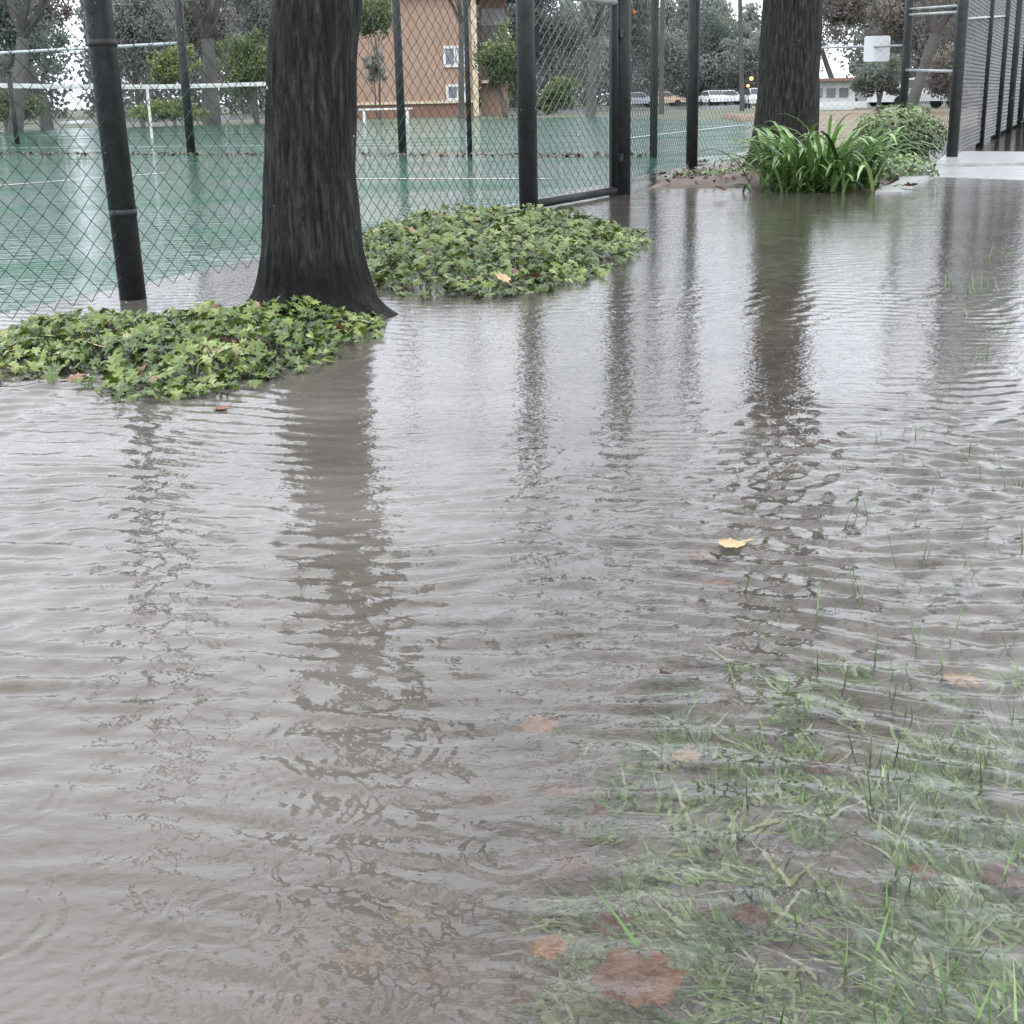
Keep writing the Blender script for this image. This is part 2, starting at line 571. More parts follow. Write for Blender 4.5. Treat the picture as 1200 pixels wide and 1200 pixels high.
# flood water sheet
def build_water():
    rng = np.random.default_rng(4)
    NY, NX = 860, 720
    y = 0.42 * (11.0 / 0.42) ** (np.arange(NY) / (NY - 1))
    u = np.linspace(-1, 1, NX)
    half = 0.50 * y + 0.55
    X = 0.08 * y[:, None] + half[:, None] * u[None, :]
    Yg = np.repeat(y[:, None], NX, 1)
    H = np.zeros_like(X)
    # slow patches of stronger and weaker wind
    P = np.zeros_like(X)
    for _ in range(9):
        k = rng.uniform(1.2, 4.5); a = rng.uniform(0, 6.28); ph = rng.uniform(0, 6.28)
        P += np.sin(k * (X * np.cos(a) * .7 + Yg * np.sin(a)) + ph)
    P = np.clip(0.66 + 0.34 * P / 1.6, 0.10, 1.5)
    near = np.clip((Yg - 0.7) / 1.5, 0, 1)
    env = P ** (1.9 - 0.9 * near) * (0.62 + 0.46 * near) * np.interp(Yg, [4.2, 9.5], [1.0, 0.42])
    step = 0.0039 * Yg
    # gently bent coordinates so that crests curve
    bx = X + 0.05 * np.sin(1.7 * Yg + 0.8 * X) + 0.03 * np.sin(3.9 * Yg - 1.3 * X + 1)
    by = Yg + 0.06 * np.sin(1.9 * X + .6) + 0.035 * np.sin(4.3 * X - 1.2 * Yg) + 0.02 * np.sin(9 * X + 2 * Yg)
    NC = 160
    for i in range(NC):
        lam = 0.018 * (0.085 / 0.018) ** rng.random()
        a = math.pi / 2 + rad(-4) + rng.normal(0, 0.22)
        if i % 7 == 0:
            a = rng.uniform(0, 6.28)
        k = 2 * math.pi / lam
        slope = 0.0285 * (0.85 if lam > .08 else 1.0) * (0.7 if lam < .04 else 1)
        w_ = np.clip((lam / step - 3.0) / 3.0, 0, 1)
        H += (slope / k) * w_ * np.sin(k * (bx * math.cos(a) + by * math.sin(a)) + rng.uniform(0, 6.28))
    H *= env
    # raindrop rings at every stage of spreading
    for i in range(950):
        cyr = 0.55 + 5.6 * rng.random() ** 1.5
        cxr = 0.08 * cyr + (0.5 * cyr + .4) * rng.uniform(-1, 1)
        r0 = 0.012 + 0.13 * rng.random() ** 1.4
        lam = rng.uniform(0.011, 0.02)
        wd = 0.010 + 0.16 * r0
        amp = 0.36 * lam / 6.28 * (0.03 / (0.03 + r0)) * rng.uniform(.4, 1.5)
        ext = r0 + 3 * wd
        j0, j1 = np.searchsorted(y, [cyr - ext, cyr + ext])
        if j1 <= j0:
            continue
        xs_ = X[j0:j1]; ys_ = Yg[j0:j1]
        d = np.sqrt((xs_ - cxr) ** 2 + (ys_ - cyr) ** 2)
        msk = np.clip((lam / step[j0:j1] - 2.2) / 1.5, 0, 1)
        H[j0:j1] += amp * msk * np.sin(2 * math.pi * (d - r0) / lam) * np.exp(-((d - r0) / wd) ** 2)
    # calm the border so that it meets the still water outside
    bd = np.minimum(np.minimum((1 - np.abs(u))[None, :] * half[:, None], (Yg - y[0])), (y[-1] - Yg))
    H *= np.clip(bd / 0.12, 0, 1)
    verts = np.stack([X, Yg, H], -1).reshape(-1, 3)
    idx = np.arange(NY * NX).reshape(NY, NX)
    q = np.stack([idx[:-1, :-1], idx[:-1, 1:], idx[1:, 1:], idx[1:, :-1]], -1).reshape(-1, 4)
    bl, br, tl, tr = int(idx[0, 0]), int(idx[0, -1]), int(idx[-1, 0]), int(idx[-1, -1])
    n0 = NY * NX
    ext = np.array([(-14, -3, 0), (12, -3, 0), (13, 24, 0), (-30, 34, 0)], float)
    verts = np.concatenate([verts, ext])
    loops = list(q.reshape(-1))
    # still water around the rippled part (edges of the fan are straight lines)
    extra = [(n0, n0 + 1, br, bl), (n0 + 1, n0 + 2, tr, br), (n0 + 2, n0 + 3, tl, tr), (n0 + 3, n0, bl, tl)]
    for e in extra:
        loops += list(e)
    nf = len(q) + 4
    me = bpy.data.meshes.new('water')
    me.vertices.add(len(verts)); me.vertices.foreach_set('co', verts.astype(np.float32).reshape(-1))
    me.loops.add(len(loops)); me.loops.foreach_set('vertex_index', np.array(loops, np.int32))
    me.polygons.add(nf)
    me.polygons.foreach_set('loop_start', (np.arange(nf) * 4).astype(np.int32))
    me.polygons.foreach_set('loop_total', np.full(nf, 4, np.int32))
    me.polygons.foreach_set('use_smooth', np.array([True] * (nf - 4) + [False] * 4))
    me.update(calc_edges=True)
    me.validate()
    me.materials.append(M['water'])
    o = bpy.data.objects.new('water', me)
    COL.objects.link(o)
    tag(o, kind='structure')


build_water()

# tennis court, a skin of rain on green paint, just proud of the flood
def along(s, n):
    p = A + FD * s + FN * n
    return (p.x, p.y)


COURT_Z = 0.012
mb = MB()
inner = [along(-9, 0.48), (1.90, 14.2), (3.4, 17.2), (6.1, 30.5), (3.0, 47), (-40, 47), along(-9, 30)]
outer = [along(-9, -0.55), (2.5, 13.9), (3.47, 17.17), (6.2, 30.5), (3.1, 47.1), (-40.1, 47.1), along(-9.1, 30)]
nq = len(inner)
mb.add([(x, y, COURT_Z) for x, y in inner] + [(x, y, -0.02) for x, y in outer], [tuple(range(nq))] + [(i, i + nq, (i + 1) % nq + nq, (i + 1) % nq) for i in range(nq)])
tag(mb.build('tennis_court', M['court']), kind='structure')
# leaf strewn ground to the right of the court
lg = [(3.2, 15.6), (4.6, 17.4), (6.2, 19.6), (8.5, 25.5), (16, 30), (26, 47), (7.5, 47), (6.5, 30.5), (3.75, 17.3)]
lgo = [(3.1, 15.4), (4.8, 17.2), (6.4, 19.4), (8.7, 25.2), (16.5, 29.8), (26.3, 47.1), (7.4, 47.1), (6.3, 30.6), (3.6, 17.3)]
nq = len(lg)
mb = MB()
mb.add([(x, y, 0.02) for x, y in lg] + [(x, y, -0.12) for x, y in lgo], [tuple(range(nq))] + [(i, i + nq, (i + 1) % nq + nq, (i + 1) % nq) for i in range(nq)])
tag(mb.build('lawn', M['leafy_turf']), kind='structure')
court = bpy.data.objects['tennis_court']


def court_line(p, q, wd=0.05):
    p, q = Vector((p[0], p[1], 0)), Vector((q[0], q[1], 0))
    d = (q - p).normalized()
    n = Vector((-d.y, d.x, 0)) * wd
    mb = MB()
    mb.add([(v.x, v.y, COURT_Z + 0.005) for v in (p - n, q - n, q + n, p + n)], [(0, 1, 2, 3)])
    return mb.build('court_line', M['line'], court)


court_line((-4.9, 11.5), (-3.4, 13.8), 0.035)
court_line((-1.35, 11.95), (0.35, 11.27), 0.045)
court_line((1.97, 21.94), (5.15, 29.59), 0.06)
court_line((-9, 24.5), (-1.2, 21.2), 0.05)
court_line((-16, 36), (-4, 33), 0.05)

# street and far kerb
mb = MB()
mb.add([(-40, 104, -0.40), (60, 96, -0.40), (60, 150, -0.40), (-40, 158, -0.40)], [(0, 1, 2, 3)])
tag(mb.build('road', M['road']), kind='structure')

# ------------------------------------------------------------------ concrete path on the right
mb = MB()
top = [(2.50, 8.95, -0.012), (3.25, 10.62, 0.002), (3.9, 9.75, 0.0), (6.4, 7.4, 0.0), (8.6, 9.3, 0.03), (5.05, 13.25, 0.035), (4.5, 13.95, 0.035), (4.0, 12.6, 0.03)]
top = [(3.22, 10.55, -0.004), (3.80, 9.9, -0.002), (6.6, 6.9, -0.002), (7.6, 7.8, 0.02), (4.42, 11.5, 0.022), (3.62, 11.6, 0.02)]
n = len(top)
mb.add(top + [(x, y, z - 0.14) for x, y, z in top], [tuple(range(n))] + [(i, i + n, (i + 1) % n + n, (i + 1) % n) for i in range(n)])
tag(mb.build('path', M['concrete']), kind='structure')
mb = MB()
top = [(3.64, 11.63, 0.045), (4.44, 11.53, 0.047), (7.62, 7.85, 0.047), (9.3, 9.3, 0.05), (5.3, 13.2, 0.052), (4.50, 13.85, 0.052)]
mb.add(top + [(x, y, z - 0.16) for x, y, z in top], [tuple(range(n))] + [(i, i + n, (i + 1) % n + n, (i + 1) % n) for i in range(n)])
tag(mb.build('path', M['concrete']), kind='structure')
mb = MB()
k0, k1 = Vector((2.52, 8.95, 0)), Vector((3.60, 11.5, 0))
kd = (k1 - k0).normalized()
kn = Vector((-kd.y, kd.x, 0)) * 0.085
top = []
for i in range(9):
    c = k0.lerp(k1, i / 8)
    z = 0.014 + 0.03 * i / 8 + 0.004 * math.sin(i * 2.1)
    wv = kn * (1 + 0.25 * math.sin(i * 1.7))
    top.append((c - wv + Vector((0, 0, z)), c + wv + Vector((0, 0, z))))
vs = [p for pr in top for p in pr] + [p - Vector((0, 0, 0.15)) for pr in top for p in pr]
fs = []
m = 18
for i in range(8):
    a = 2 * i
    fs += [(a, a + 2, a + 3, a + 1), (a, a + m, a + 2 + m, a + 2), (a + 1, a + 3, a + 3 + m, a + 1 + m)]
fs += [(0, 1, 1 + m, m), (16, 16 + m, 17 + m, 17)]
mb.add(vs, fs)
tag(mb.build('kerb', M['concrete']), kind='structure')


# soil bank behind the path, beside the shrubs and under the trees
def soil_mound(name, pts, h, seed):
    """low bank: polygon outline shrunk towards the middle with noise"""
    mb = MB()
    c = sum((Vector((x, y, 0)) for x, y in pts), Vector()) / len(pts)
    N = 64
    ring = []
    for k in range(N):
        s = k / N * len(pts)
        i = int(s)
        a, b = Vector((*pts[i], 0)), Vector((*pts[(i + 1) % len(pts)], 0))
        ring.append(a.lerp(b, s - i))
    levels = [(1.0, -0.09), (0.93, 0.0), (0.8, 0.45), (0.6, 0.8), (0.35, 0.95), (0.08, 1.0)]
    for f, z in levels:
        for p in ring:
            q = c + (p - c) * f
            nz = noise.noise(Vector((q.x * 5, q.y * 5, seed)))
            zz = z if z < 0 else z * h * (1 + 0.4 * nz) + 0.02 * nz * (z > 0)
            mb.v.append((q.x, q.y, zz)); mb.t.append(0)
    for l in range(len(levels) - 1):
        for k in range(N):
            a = l * N + k
            b = l * N + (k + 1) % N
            mb.f.append((a, b, b + N, a + N))
    mb.f.append(tuple((len(levels) - 1) * N + k for k in range(N)))
    return tag(mb.build(name, M['dirt'], smooth=True), kind='structure')


soil_mound('soil_bank', [(0.95, 9.9), (1.7, 9.75), (2.5, 9.1), (3.3, 11.0), (3.55, 12.2), (2.9, 13.2), (1.9, 13.0), (1.35, 11.6)], 0.05, 3)
#soil_mound('soil_bank', [(-1.75, 3.9), (-1.2, 3.35), (-0.6, 3.3), (-0.25, 3.95), (-0.3, 4.5), (-1.1, 4.6), (-1.8, 4.4)], 0.012, 7)
#soil_mound('soil_bank', [(-0.55, 4.85), (-0.1, 4.75), (0.25, 5.3), (0.6, 6.2), (0.45, 7.6), (0.05, 7.6), (-0.45, 6.3)], 0.012, 9)


# ------------------------------------------------------------------ big wet trees
def grow(p, d, length, r, depth, out, rng, up=0.12, spread=0.55, tips=None):
    """recursive limb skeleton -> list of (points, radii)"""
    n = 5
    pts, rr = [p.copy()], [r]
    q, dd = p.copy(), d.copy()
    for i in range(n):
        dd = (dd + Vector((rng.gauss(0, .13), rng.gauss(0, .13), rng.gauss(0, .1) + up * .4))).normalized()
        q = q + dd * (length / n)
        pts.append(q.copy())
        rr.append(r * (1 - 0.5 * (i + 1) / n))
        if depth > 0 and i >= 1 and rng.random() < 0.75:
            ax = dd.cross(Vector((rng.gauss(0, 1), rng.gauss(0, 1), rng.gauss(0, 1)))).normalized()
            nd = (Matrix.Rotation(rng.uniform(.5, 1) * spread * 1.5, 3, ax) @ dd)
            nd = (nd + Vector((0, 0, up))).normalized()
            grow(q, nd, length * rng.uniform(.5, .78), rr[-1] * 0.66, depth - 1, out, rng, up, spread, tips)
    out.append((pts, rr, depth))
    if tips is not None and depth == 0:
        tips.extend(pts[2:])


def leaf_quad(mb, c, size, rng, tone, aspect=0.65, flat=0.0):
    nrm = Vector((rng.gauss(0, 1), rng.gauss(0, 1), rng.gauss(0, 1) + flat)).normalized()
    a = nrm.orthogonal().normalized()
    a = Matrix.Rotation(rng.uniform(0, 6.28), 3, nrm) @ a
    b = nrm.cross(a)
    s = size * rng.uniform(.6, 1.2)
    mb.add([c - a * s * .5, c + b * s * aspect * .5 - a * s * .05, c + a * s * .5, c - b * s * aspect * .5 - a * s * .05], [(0, 1, 2, 3)], tone)


M['crown_sparse'] = leaf_mat('crown_leaf', [(0, (0.03, 0.035, 0.015)), (0.6, (0.08, 0.09, 0.03)), (1, (0.16, 0.11, 0.04))], 0.4, 0.4)


def trunk_mesh(base, axis_pts, radii, seed, scar=0.0, flare=None, sides=120, rows=130):
    """trunk with furrowed bark modelled into the surface; axis relative to base"""
    mb = MB()
    H = axis_pts[-1][2]
    def lerp_axis(z):
        for (a, b), (ra, rb) in zip(zip(axis_pts, axis_pts[1:]), zip(radii, radii[1:])):
            if z <= b[2]:
                f = (z - a[2]) / (b[2] - a[2])
                return Vector(a).lerp(Vector(b), f), ra + (rb - ra) * f
        return Vector(axis_pts[-1]), radii[-1]
    z0 = axis_pts[0][2]
    for j in range(rows + 1):
        z = z0 + (H - z0) * (j / rows) ** 1.25
        c, r = lerp_axis(z)
        for k in range(sides):
            th = 2 * math.pi * k / sides
            cs, sn = math.cos(th), math.sin(th)
            nn = noise.noise(Vector((cs * 4.5, sn * 4.5, z * 1.6 + seed)))
            n2 = noise.noise(Vector((cs * 8, sn * 8, z * 3.2 + seed)))
            n3 = noise.noise(Vector((cs * 1.2, sn * 1.2, z * 2.2 + seed)))
            rr = r * (1 + .16 * math.exp(-max(0, z) / .10) * noise.noise(Vector((cs * 2.6, sn * 2.6, z * 5 + seed))) + 0.03 * nn + 0.075 * (.22 - abs(n2)) + 0.05 * n3)
            if flare:
                for ang, amt, zz in flare:
                    da = (th - ang + math.pi) % (2 * math.pi) - math.pi
                    rr += amt * math.exp(-(da / .38) ** 2) * math.exp(-max(0, z) / zz)
            sth = -1.50 - .30 * max(0, min(1, (.8 - z) / .6)) + .05 * noise.noise(Vector((z * 6, 3, seed)))
            st_ = math.exp(-((th - 2 * math.pi * (th > math.pi) - sth) * r / .006) ** 2) * max(0, min(1, (z - .12) / .1)) * max(0, min(1, (.85 - z) / .3)) * scar
            mb.v.append((c.x + cs * rr, c.y + sn * rr, z)); mb.t.append(st_)
    mb.tone_on = True
    for j in range(rows):
        for k in range(sides):
            a = j * sides + k
            b = j * sides + (k + 1) % sides
            mb.f.append((a, b, b + sides, a + sides))
    mb.f.append(tuple(rows * sides + k for k in range(sides)))
    return mb


def big_tree(loc, label, axis, radii, seed, flare, group, limbs, crown_n, crown_depth=3):
    root = thing('shade_tree', loc, label, 'tree', group)
    mb = trunk_mesh(loc, axis, radii, seed, flare=flare, scar=1.0 if seed == 21 else 0.0)
    tr = mb.build('trunk', M['bark'], root, smooth=True)
    tr.matrix_parent_inverse = Matrix.Identity(4)
    rng = random.Random(seed)
    out, tips = [], []
    tp = Vector(axis[-1])
    for dirv, ln, r in limbs:
        grow(tp - Vector((0, 0, .12)), Vector(dirv).normalized(), ln, r, crown_depth, out, rng, tips=tips)
    mb = MB()
    for pts, rr, dp in out:
        mb.tube(pts, rr, 7 if dp > 1 else 4, cap=False)
    lb = mb.build('limbs', M['twig'], root, smooth=True)
    lb.matrix_parent_inverse = Matrix.Identity(4)
    mb = MB()
    for _ in range(crown_n):
        c = rng.choice(tips) + Vector((rng.gauss(0, .16), rng.gauss(0, .16), rng.gauss(0, .12)))
        leaf_quad(mb, c, 0.11, rng, rng.random())
    cr = mb.build('crown', M['crown_sparse'], root)
    cr.matrix_parent_inverse = Matrix.Identity(4)
    return root


t1 = big_tree(T1, 'thick dark wet trunk with flared roots standing between the two ivy patches', 
              [(0, 0, -.1), (0.0, 0, .03), (-0.005, 0, .12), (-.005, 0, .2), (0.0, 0, .45), (0.03, 0, .78), (0.075, 0, 1.05), (0.13, 0, 2.3)],
              [.205, .19, .172, .160, .145, .137, .133, .122], 21, [(-.35, .09, .032), (-1.9, .045, .05), (3.3, .07, .045), (1.5, .06, .1), (-2.7, .06, .06), (-1.2, .035, .05)],
              'mature trees growing beside the court fence',
              [((-.7, .1, 1), 1.9, .075), ((.6, .5, 1), 1.9, .07), ((.1, -.7, 1.0), 1.6, .06), ((.0, .1, 1), 1.8, .07), ((.9, -.5, .7), 1.8, .06), ((-.8, -.6, .8), 1.8, .06)], 2600)
big_tree(T2, 'tall straight dark trunk rising behind the strappy green clump', 
         [(0, 0, -.1), (0, 0, .05), (0, 0, .3), (0.01, 0, .8), (0.02, 0, 2.0), (0.05, 0, 4.4)],
         [.34, .31, .275, .25, .235, .21], 33, [(-2.4, .12, .12), (3.4, .1, .12), (-.6, .1, .12)],
         'mature trees growing beside the court fence',
         [((-.6, -.1, 1), 2.4, .11), ((.7, .3, 1), 2.4, .11), ((.1, .6, 1), 2.3, .1), ((.3, -.8, .8), 2.3, .09)], 3200)


# ------------------------------------------------------------------ chain link
def chain_mesh(mb, p, q, z0, z1, pitch=0.048, dz=0.038, r=0.0019, bulge=0.0):
    p, q = Vector(p), Vector(q)
    L = (q - p).length
    d = (q - p) / L
    nrm = Vector((-d.y, d.x, 0))
    nw = int(L / pitch)
    nz = int((z1 - z0) / dz)
    prof = [nrm * r, (d * -.87 - nrm * .5) * r, (d * .87 - nrm * .5) * r]
    for k in range(nw):
        pts = []
        for j in range(nz + 1):
            s = (k + ((j + k) % 2)) * pitch
            z = z0 + j * dz
            off = nrm * (r * (1 if (j % 2) else -1)) + nrm * (bulge * noise.noise(Vector((s * 1.3, z * 1.5, 4))))
            pts.append(p + d * s + off + Vector((0, 0, z)))
        b = len(mb.v)
        for pt in pts:
            for e in prof:
                mb.v.append(tuple(pt + e)); mb.t.append(0)
        for j in range(nz):
            for e in range(3):
                e2 = (e + 1) % 3
                mb.f.append((b + j * 3 + e, b + j * 3 + e2, b + j * 3 + 3 + e2, b + j * 3 + 3 + e))


def post(root, p, r, h, cap=True, name='post', z0=-0.12, lean=(0, 0)):
    mb = MB()
    p = Vector(p)
    top = p + Vector((lean[0], lean[1], h))
    mb.tube([p + Vector((0, 0, z0)), p.lerp(top, .35), top], r, 16)
    if cap:
        mb.tube([top, top + Vector((0, 0, r * .5)), top + Vector((0, 0, r * .9))], [r * 1.12, r * 1.0, r * .3], 16)
    o = mb.build(name, M['post'], root, smooth=True)
    return o


def rail(root, p, q, z, r=0.02, mat='post', name='rail', z2=None):
    mb = MB()
    p, q = Vector(p), Vector(q)
    mb.tube([p + Vector((0, 0, z)), q + Vector((0, 0, z if z2 is None else z2))], r, 10)
    return mb.build(name, M[mat], root, smooth=True)


# front run: off the left edge to the gate
S = A - FD * 3.2
fr = thing('chain_link_fence', A, 'tall black chain link fence run at left, behind the big trunk and ivy', 'fence')
mb = MB()
chain_mesh(mb, S + FN * .05, B + FN * .05, 0.02, 2.75, bulge=0.02)
mb.build('wire_mesh', M['wire'], fr)
post(fr, A, 0.047, 2.85, lean=(-.05, 0.0))
post(fr, S, 0.047, 2.85)
rail(fr, S, B, 2.74, .021, 'post', 'top_rail')
# tie bands on the post
for z in (0.30, 0.86, 1.4, 1.95):
    mb = MB()
    c = A + Vector((-.05 * z / 2.85, 0, z))
    mb.tube([c - Vector((0, 0, .012)), c + Vector((0, 0, .012))], .0482, 16)
    mb.build('tension_band', M['scuff'], fr, smooth=True)

# gate post + gate
gp = thing('chain_link_gate', B, 'closed black chain link gate with heavy posts and bright wet crossbar, at centre', 'gate')
post(gp, B, 0.055, 2.9)
post(gp, Cp + FD * .06 + Vector((-0.01, 0, 0)), 0.074, 2.9)
g0 = B + FD * .10
g1 = Cp - FD * .10
for p_ in (g0, g1):
    mb = MB(); mb.tube([p_ + Vector((0, 0, .03)), p_ + Vector((0, 0, 2.2))], .024, 12); mb.build('stile', M['post'], gp, smooth=True)
rail(gp, g0, g1, 0.035, .026, 'post', 'bottom_rail')
rail(gp, g0, g1, 1.245, .024, 'rail', 'middle_rail')
rail(gp, g0, g1, 2.18, .022, 'post', 'top_rail')
mb = MB()
chain_mesh(mb, g0 + FN * .03, g1 + FN * .03, 0.06, 2.16, r=.0028)
mb.build('wire_mesh', M['gate_wire'], gp)
for z in (0.25, 1.05, 1.9):
    mb = MB()
    mb.box(g1 + FD * .07 + Vector((0, 0, z)), (.07, .1, .05), Matrix.Rotation(-.37, 3, 'Z'))
    mb.build('hinge', M['post'], gp)
mb = MB()
mb.box(g0 + Vector((0.03, -.03, .98)), (.03, .06, .14))
mb.build('latch', M['post'], gp)

# run beyond the gate
rf = thing('chain_link_fence', Dp, 'slender chain link run between the gate and the far trunk', 'fence')
P763 = Vector((1.62, 14.9, 0))
c2 = Cp + FD * .16
post(rf, Dp, 0.052, 2.8)
E_ = Vector((2.75, 14.2, 0))
mb = MB()
chain_mesh(mb, c2 + FN * .04, Dp + FN * .04, .03, 2.7, r=.0017)
chain_mesh(mb, Dp + FN * .04, E_ + FN * .04, .03, 2.7, r=.0017)
mb.build('wire_mesh', M['wire'], rf)
rail(rf, c2, Dp, 2.7, .021, 'post', 'top_rail')
rail(rf, Dp, E_, 2.7, .021, 'post', 'top_rail')
post(rf, E_, 0.04, 2.8)

# divider between the two courts
dv = thing('divider_fence', (-1.2, 16.8, 0), 'stepped divider fence crossing the green court with wet silver rails', 'fence')
q0 = P763
q1 = Vector((-0.40, 16.25, 0)); q2 = Vector((-1.24, 16.9, 0)); qm = Vector((-2.1, 17.5, 0)); q3 = Vector((-4.28, 18.9, 0)); q4 = Vector((-9.2, 21.9, 0))
post(dv, q0, .042, 3.0); post(dv, q1, .03, 3.0); post(dv, q2, .05, 3.0)
post(dv, qm, .028, 3.0); post(dv, q3, .062, 3.0)
post(dv, q4, .045, 1.7)
rail(dv, q3, q2, 2.0, .022, 'rail'); rail(dv, q3, q2, 2.07, .014, 'rail')
rail(dv, q2, q0, 2.14, .02, 'post')
rail(dv, q4, q3, 1.46, .022, 'rail')
mb = MB()
chain_mesh(mb, q4, q3, .03, 1.45, r=.0013)
chain_mesh(mb, q3, q2, .03, 2.05, r=.0013)
chain_mesh(mb, q2, q0, .03, 2.1, r=.0013)
mb.build('wire_mesh', M['wire'], dv)

# right-hand return fence with sign
R0 = Vector((4.16, 12.75, 0)); R1 = Vector((4.50, 15.6, 0)); R2 = Vector((2.9, 16.4, 0))
R2 = spot(900, 160, 17.0); R2.z = 0
rg = thing('chain_link_fence', R1, 'black chain link fence behind the round shrub, with silver crossrails', 'fence')
post(rg, R0, .052, 2.8); post(rg, R1, .045, 2.8)
rail(rg, R0, R1, .80, .016, 'rail', z2=.86); rail(rg, R0, R1, 1.31, .014, 'rail', z2=1.44); rail(rg, R0, R1, 1.365, .012, 'rail', z2=1.50)
rail(rg, R1, R2, 1.12, .014, 'rail', z2=1.16)
mb = MB()
chain_mesh(mb, R0, R1, .05, 2.7, r=.0013)
chain_mesh(mb, R1, R2, .05, 2.7, r=.0013)
mb.build('wire_mesh', M['wire'], rg)
sg = thing('notice_sign', spot(1028, 57, 15.9), 'small blank white sign wired to the fence behind the shrubs', 'sign')
c = spot(1028, 57, 15.9)
mb = MB()
s = 15.9 / 1559.0
Wd, Ht = 29 * s, 27 * s
# rounded plate
vs = []
for sx, sz, a0 in ((1, 1, 0), (-1, 1, 90), (-1, -1, 180), (1, -1, 270)):
    for k in range(5):
        an = rad(a0 + k * 22.5)
        vs.append((sx * (Wd / 2 - .025) + .025 * math.cos(an), sz * (Ht / 2 - .025) + .025 * math.sin(an)))
nv = len(vs)
mb.add([c + Vector((x, .012, z)) for x, z in vs] + [c + Vector((x, .016, z)) for x, z in vs], [tuple(range(nv)), tuple(range(2 * nv - 1, nv - 1, -1))] + [(i, i + nv, (i + 1) % nv + nv, (i + 1) % nv) for i in range(nv)])
mb.build('sign_plate', M['sign'], sg)

# ------------------------------------------------------------------ tennis net
nl = spot(-30, 160, 26.5); nl.z = 0
nr = spot(345, 160, 33.0); nr.z = 0
NH = 1.17
nn_ = thing('tennis_net', (nl + nr) / 2, 'dark tennis net with white top band across the far court', 'net')
d = (nr - nl)
mb = MB()
NS = 40
for i in range(NS):
    a, b = nl + d * (i / NS), nl + d * ((i + 1) / NS)
    sa = NH - .06 * math.sin(math.pi * i / NS); sb = NH - .06 * math.sin(math.pi * (i + 1) / NS)
    mb.add([a + Vector((0, 0, sa - .09)), b + Vector((0, 0, sb - .09)), b + Vector((0, 0, sb)), a + Vector((0, 0, sa))], [(0, 1, 2, 3)])
mb.build('top_band', M['band'], nn_)
mb = MB()
dn = d.normalized()
k = 0.0
L = d.length
while k < L:
    p_ = nl + dn * k
    mb.tube([p_ + Vector((0, 0, .02)), p_ + Vector((0, 0, NH - .1))], .0022, 3, cap=False)
    k += .045
z = .02
while z < NH - .1:
    mb.tube([nl + Vector((0, 0, z)), nr + Vector((0, 0, z))], .0022, 3, cap=False)
    z += .045
mb.build('netting', M['wire'], nn_)
ctr = spot(170, 130, 0.5 * (nl.y + nr.y)); 
tt = (172 + 30) / 375
ctr = nl + d * 0.50; ctr.z = 0
mb = MB()
mb.box(ctr + Vector((0, -.02, NH / 2 - .03)), (.06, .012, NH - .06))
mb.build('centre_strap', M['band'], nn_)
for p_, h_ in ((nl + dn * .9, 1.35), (nr, 1.3)):
    post(nn_, p_, .05, h_, name='net_post')

# white bench on the far side
bp = spot(452, 128, 42); bp.z = 0
bn = thing('park_bench', bp, 'low white bench far behind the court, right of the big trunk', 'bench')
mb = MB(); mb.box(bp + Vector((0, 0, .44)), (1.6, .35, .05)); mb.build('seat', M['white_paint'], bn)
for sx in (-.65, .65):
    mb = MB(); mb.box(bp + Vector((sx, 0, .20)), (.07, .3, .42)); mb.build('leg', M['white_paint'], bn)

# ------------------------------------------------------------------ apartment building
def px_x(px, Y, py=100):
    return spot(px, py, Y).x


BY = 88.0
bx0, bx1 = px_x(338, BY), px_x(557, BY)
g_z = -0.4
bld = thing('apartment_building', ((bx0 + bx1) / 2, BY, g_z), 'orange stucco apartment block with white windows behind the court', 'building')


def bz(py, Y=BY, px=500):
    return spot(px, py, Y).z


zb = bz(122)
mb = MB(); mb.box(((bx0 + bx1) / 2, BY + 5, (zb + 7.0) / 2), (bx1 - bx0, 10, 7.0 - zb)); mb.build('wall', M['stucco'], bld)
mb = MB(); mb.box(((bx0 + bx1) / 2, BY + 5.02, (zb + g_z - .3) / 2), (bx1 - bx0 - .1, 10, zb - g_z + .3)); mb.build('base_wall', M['stucco_low'], bld)
mb = MB(); mb.box(((bx0 + bx1) / 2, BY - .06, zb + .1), (bx1 - bx0 + .1, .12, .16)); mb.build('trim_band', M['trim'], bld)
mb = MB(); mb.box((bx1 + .02, BY - .08, (7.0 + g_z) / 2), (.34, .16, 7.0 - g_z)); mb.build('corner_board', M['trim'], bld)
# roof: shallow hip
mb = MB()
o_ = .6
mb.add([(bx0 - o_, BY - o_, 7.0), (bx1 + 4.5, BY - o_, 7.0), (bx1 + 4.5, BY + 11, 7.0), (bx0 - o_, BY + 11, 7.0), (bx0 + 3, BY + 5, 7.7), (bx1 - 1, BY + 5, 7.7)],
       [(0, 1, 5, 4), (1, 2, 5), (2, 3, 4, 5), (3, 0, 4), (3, 2, 1, 0)])
mb.build('roof', M['roof'], bld)


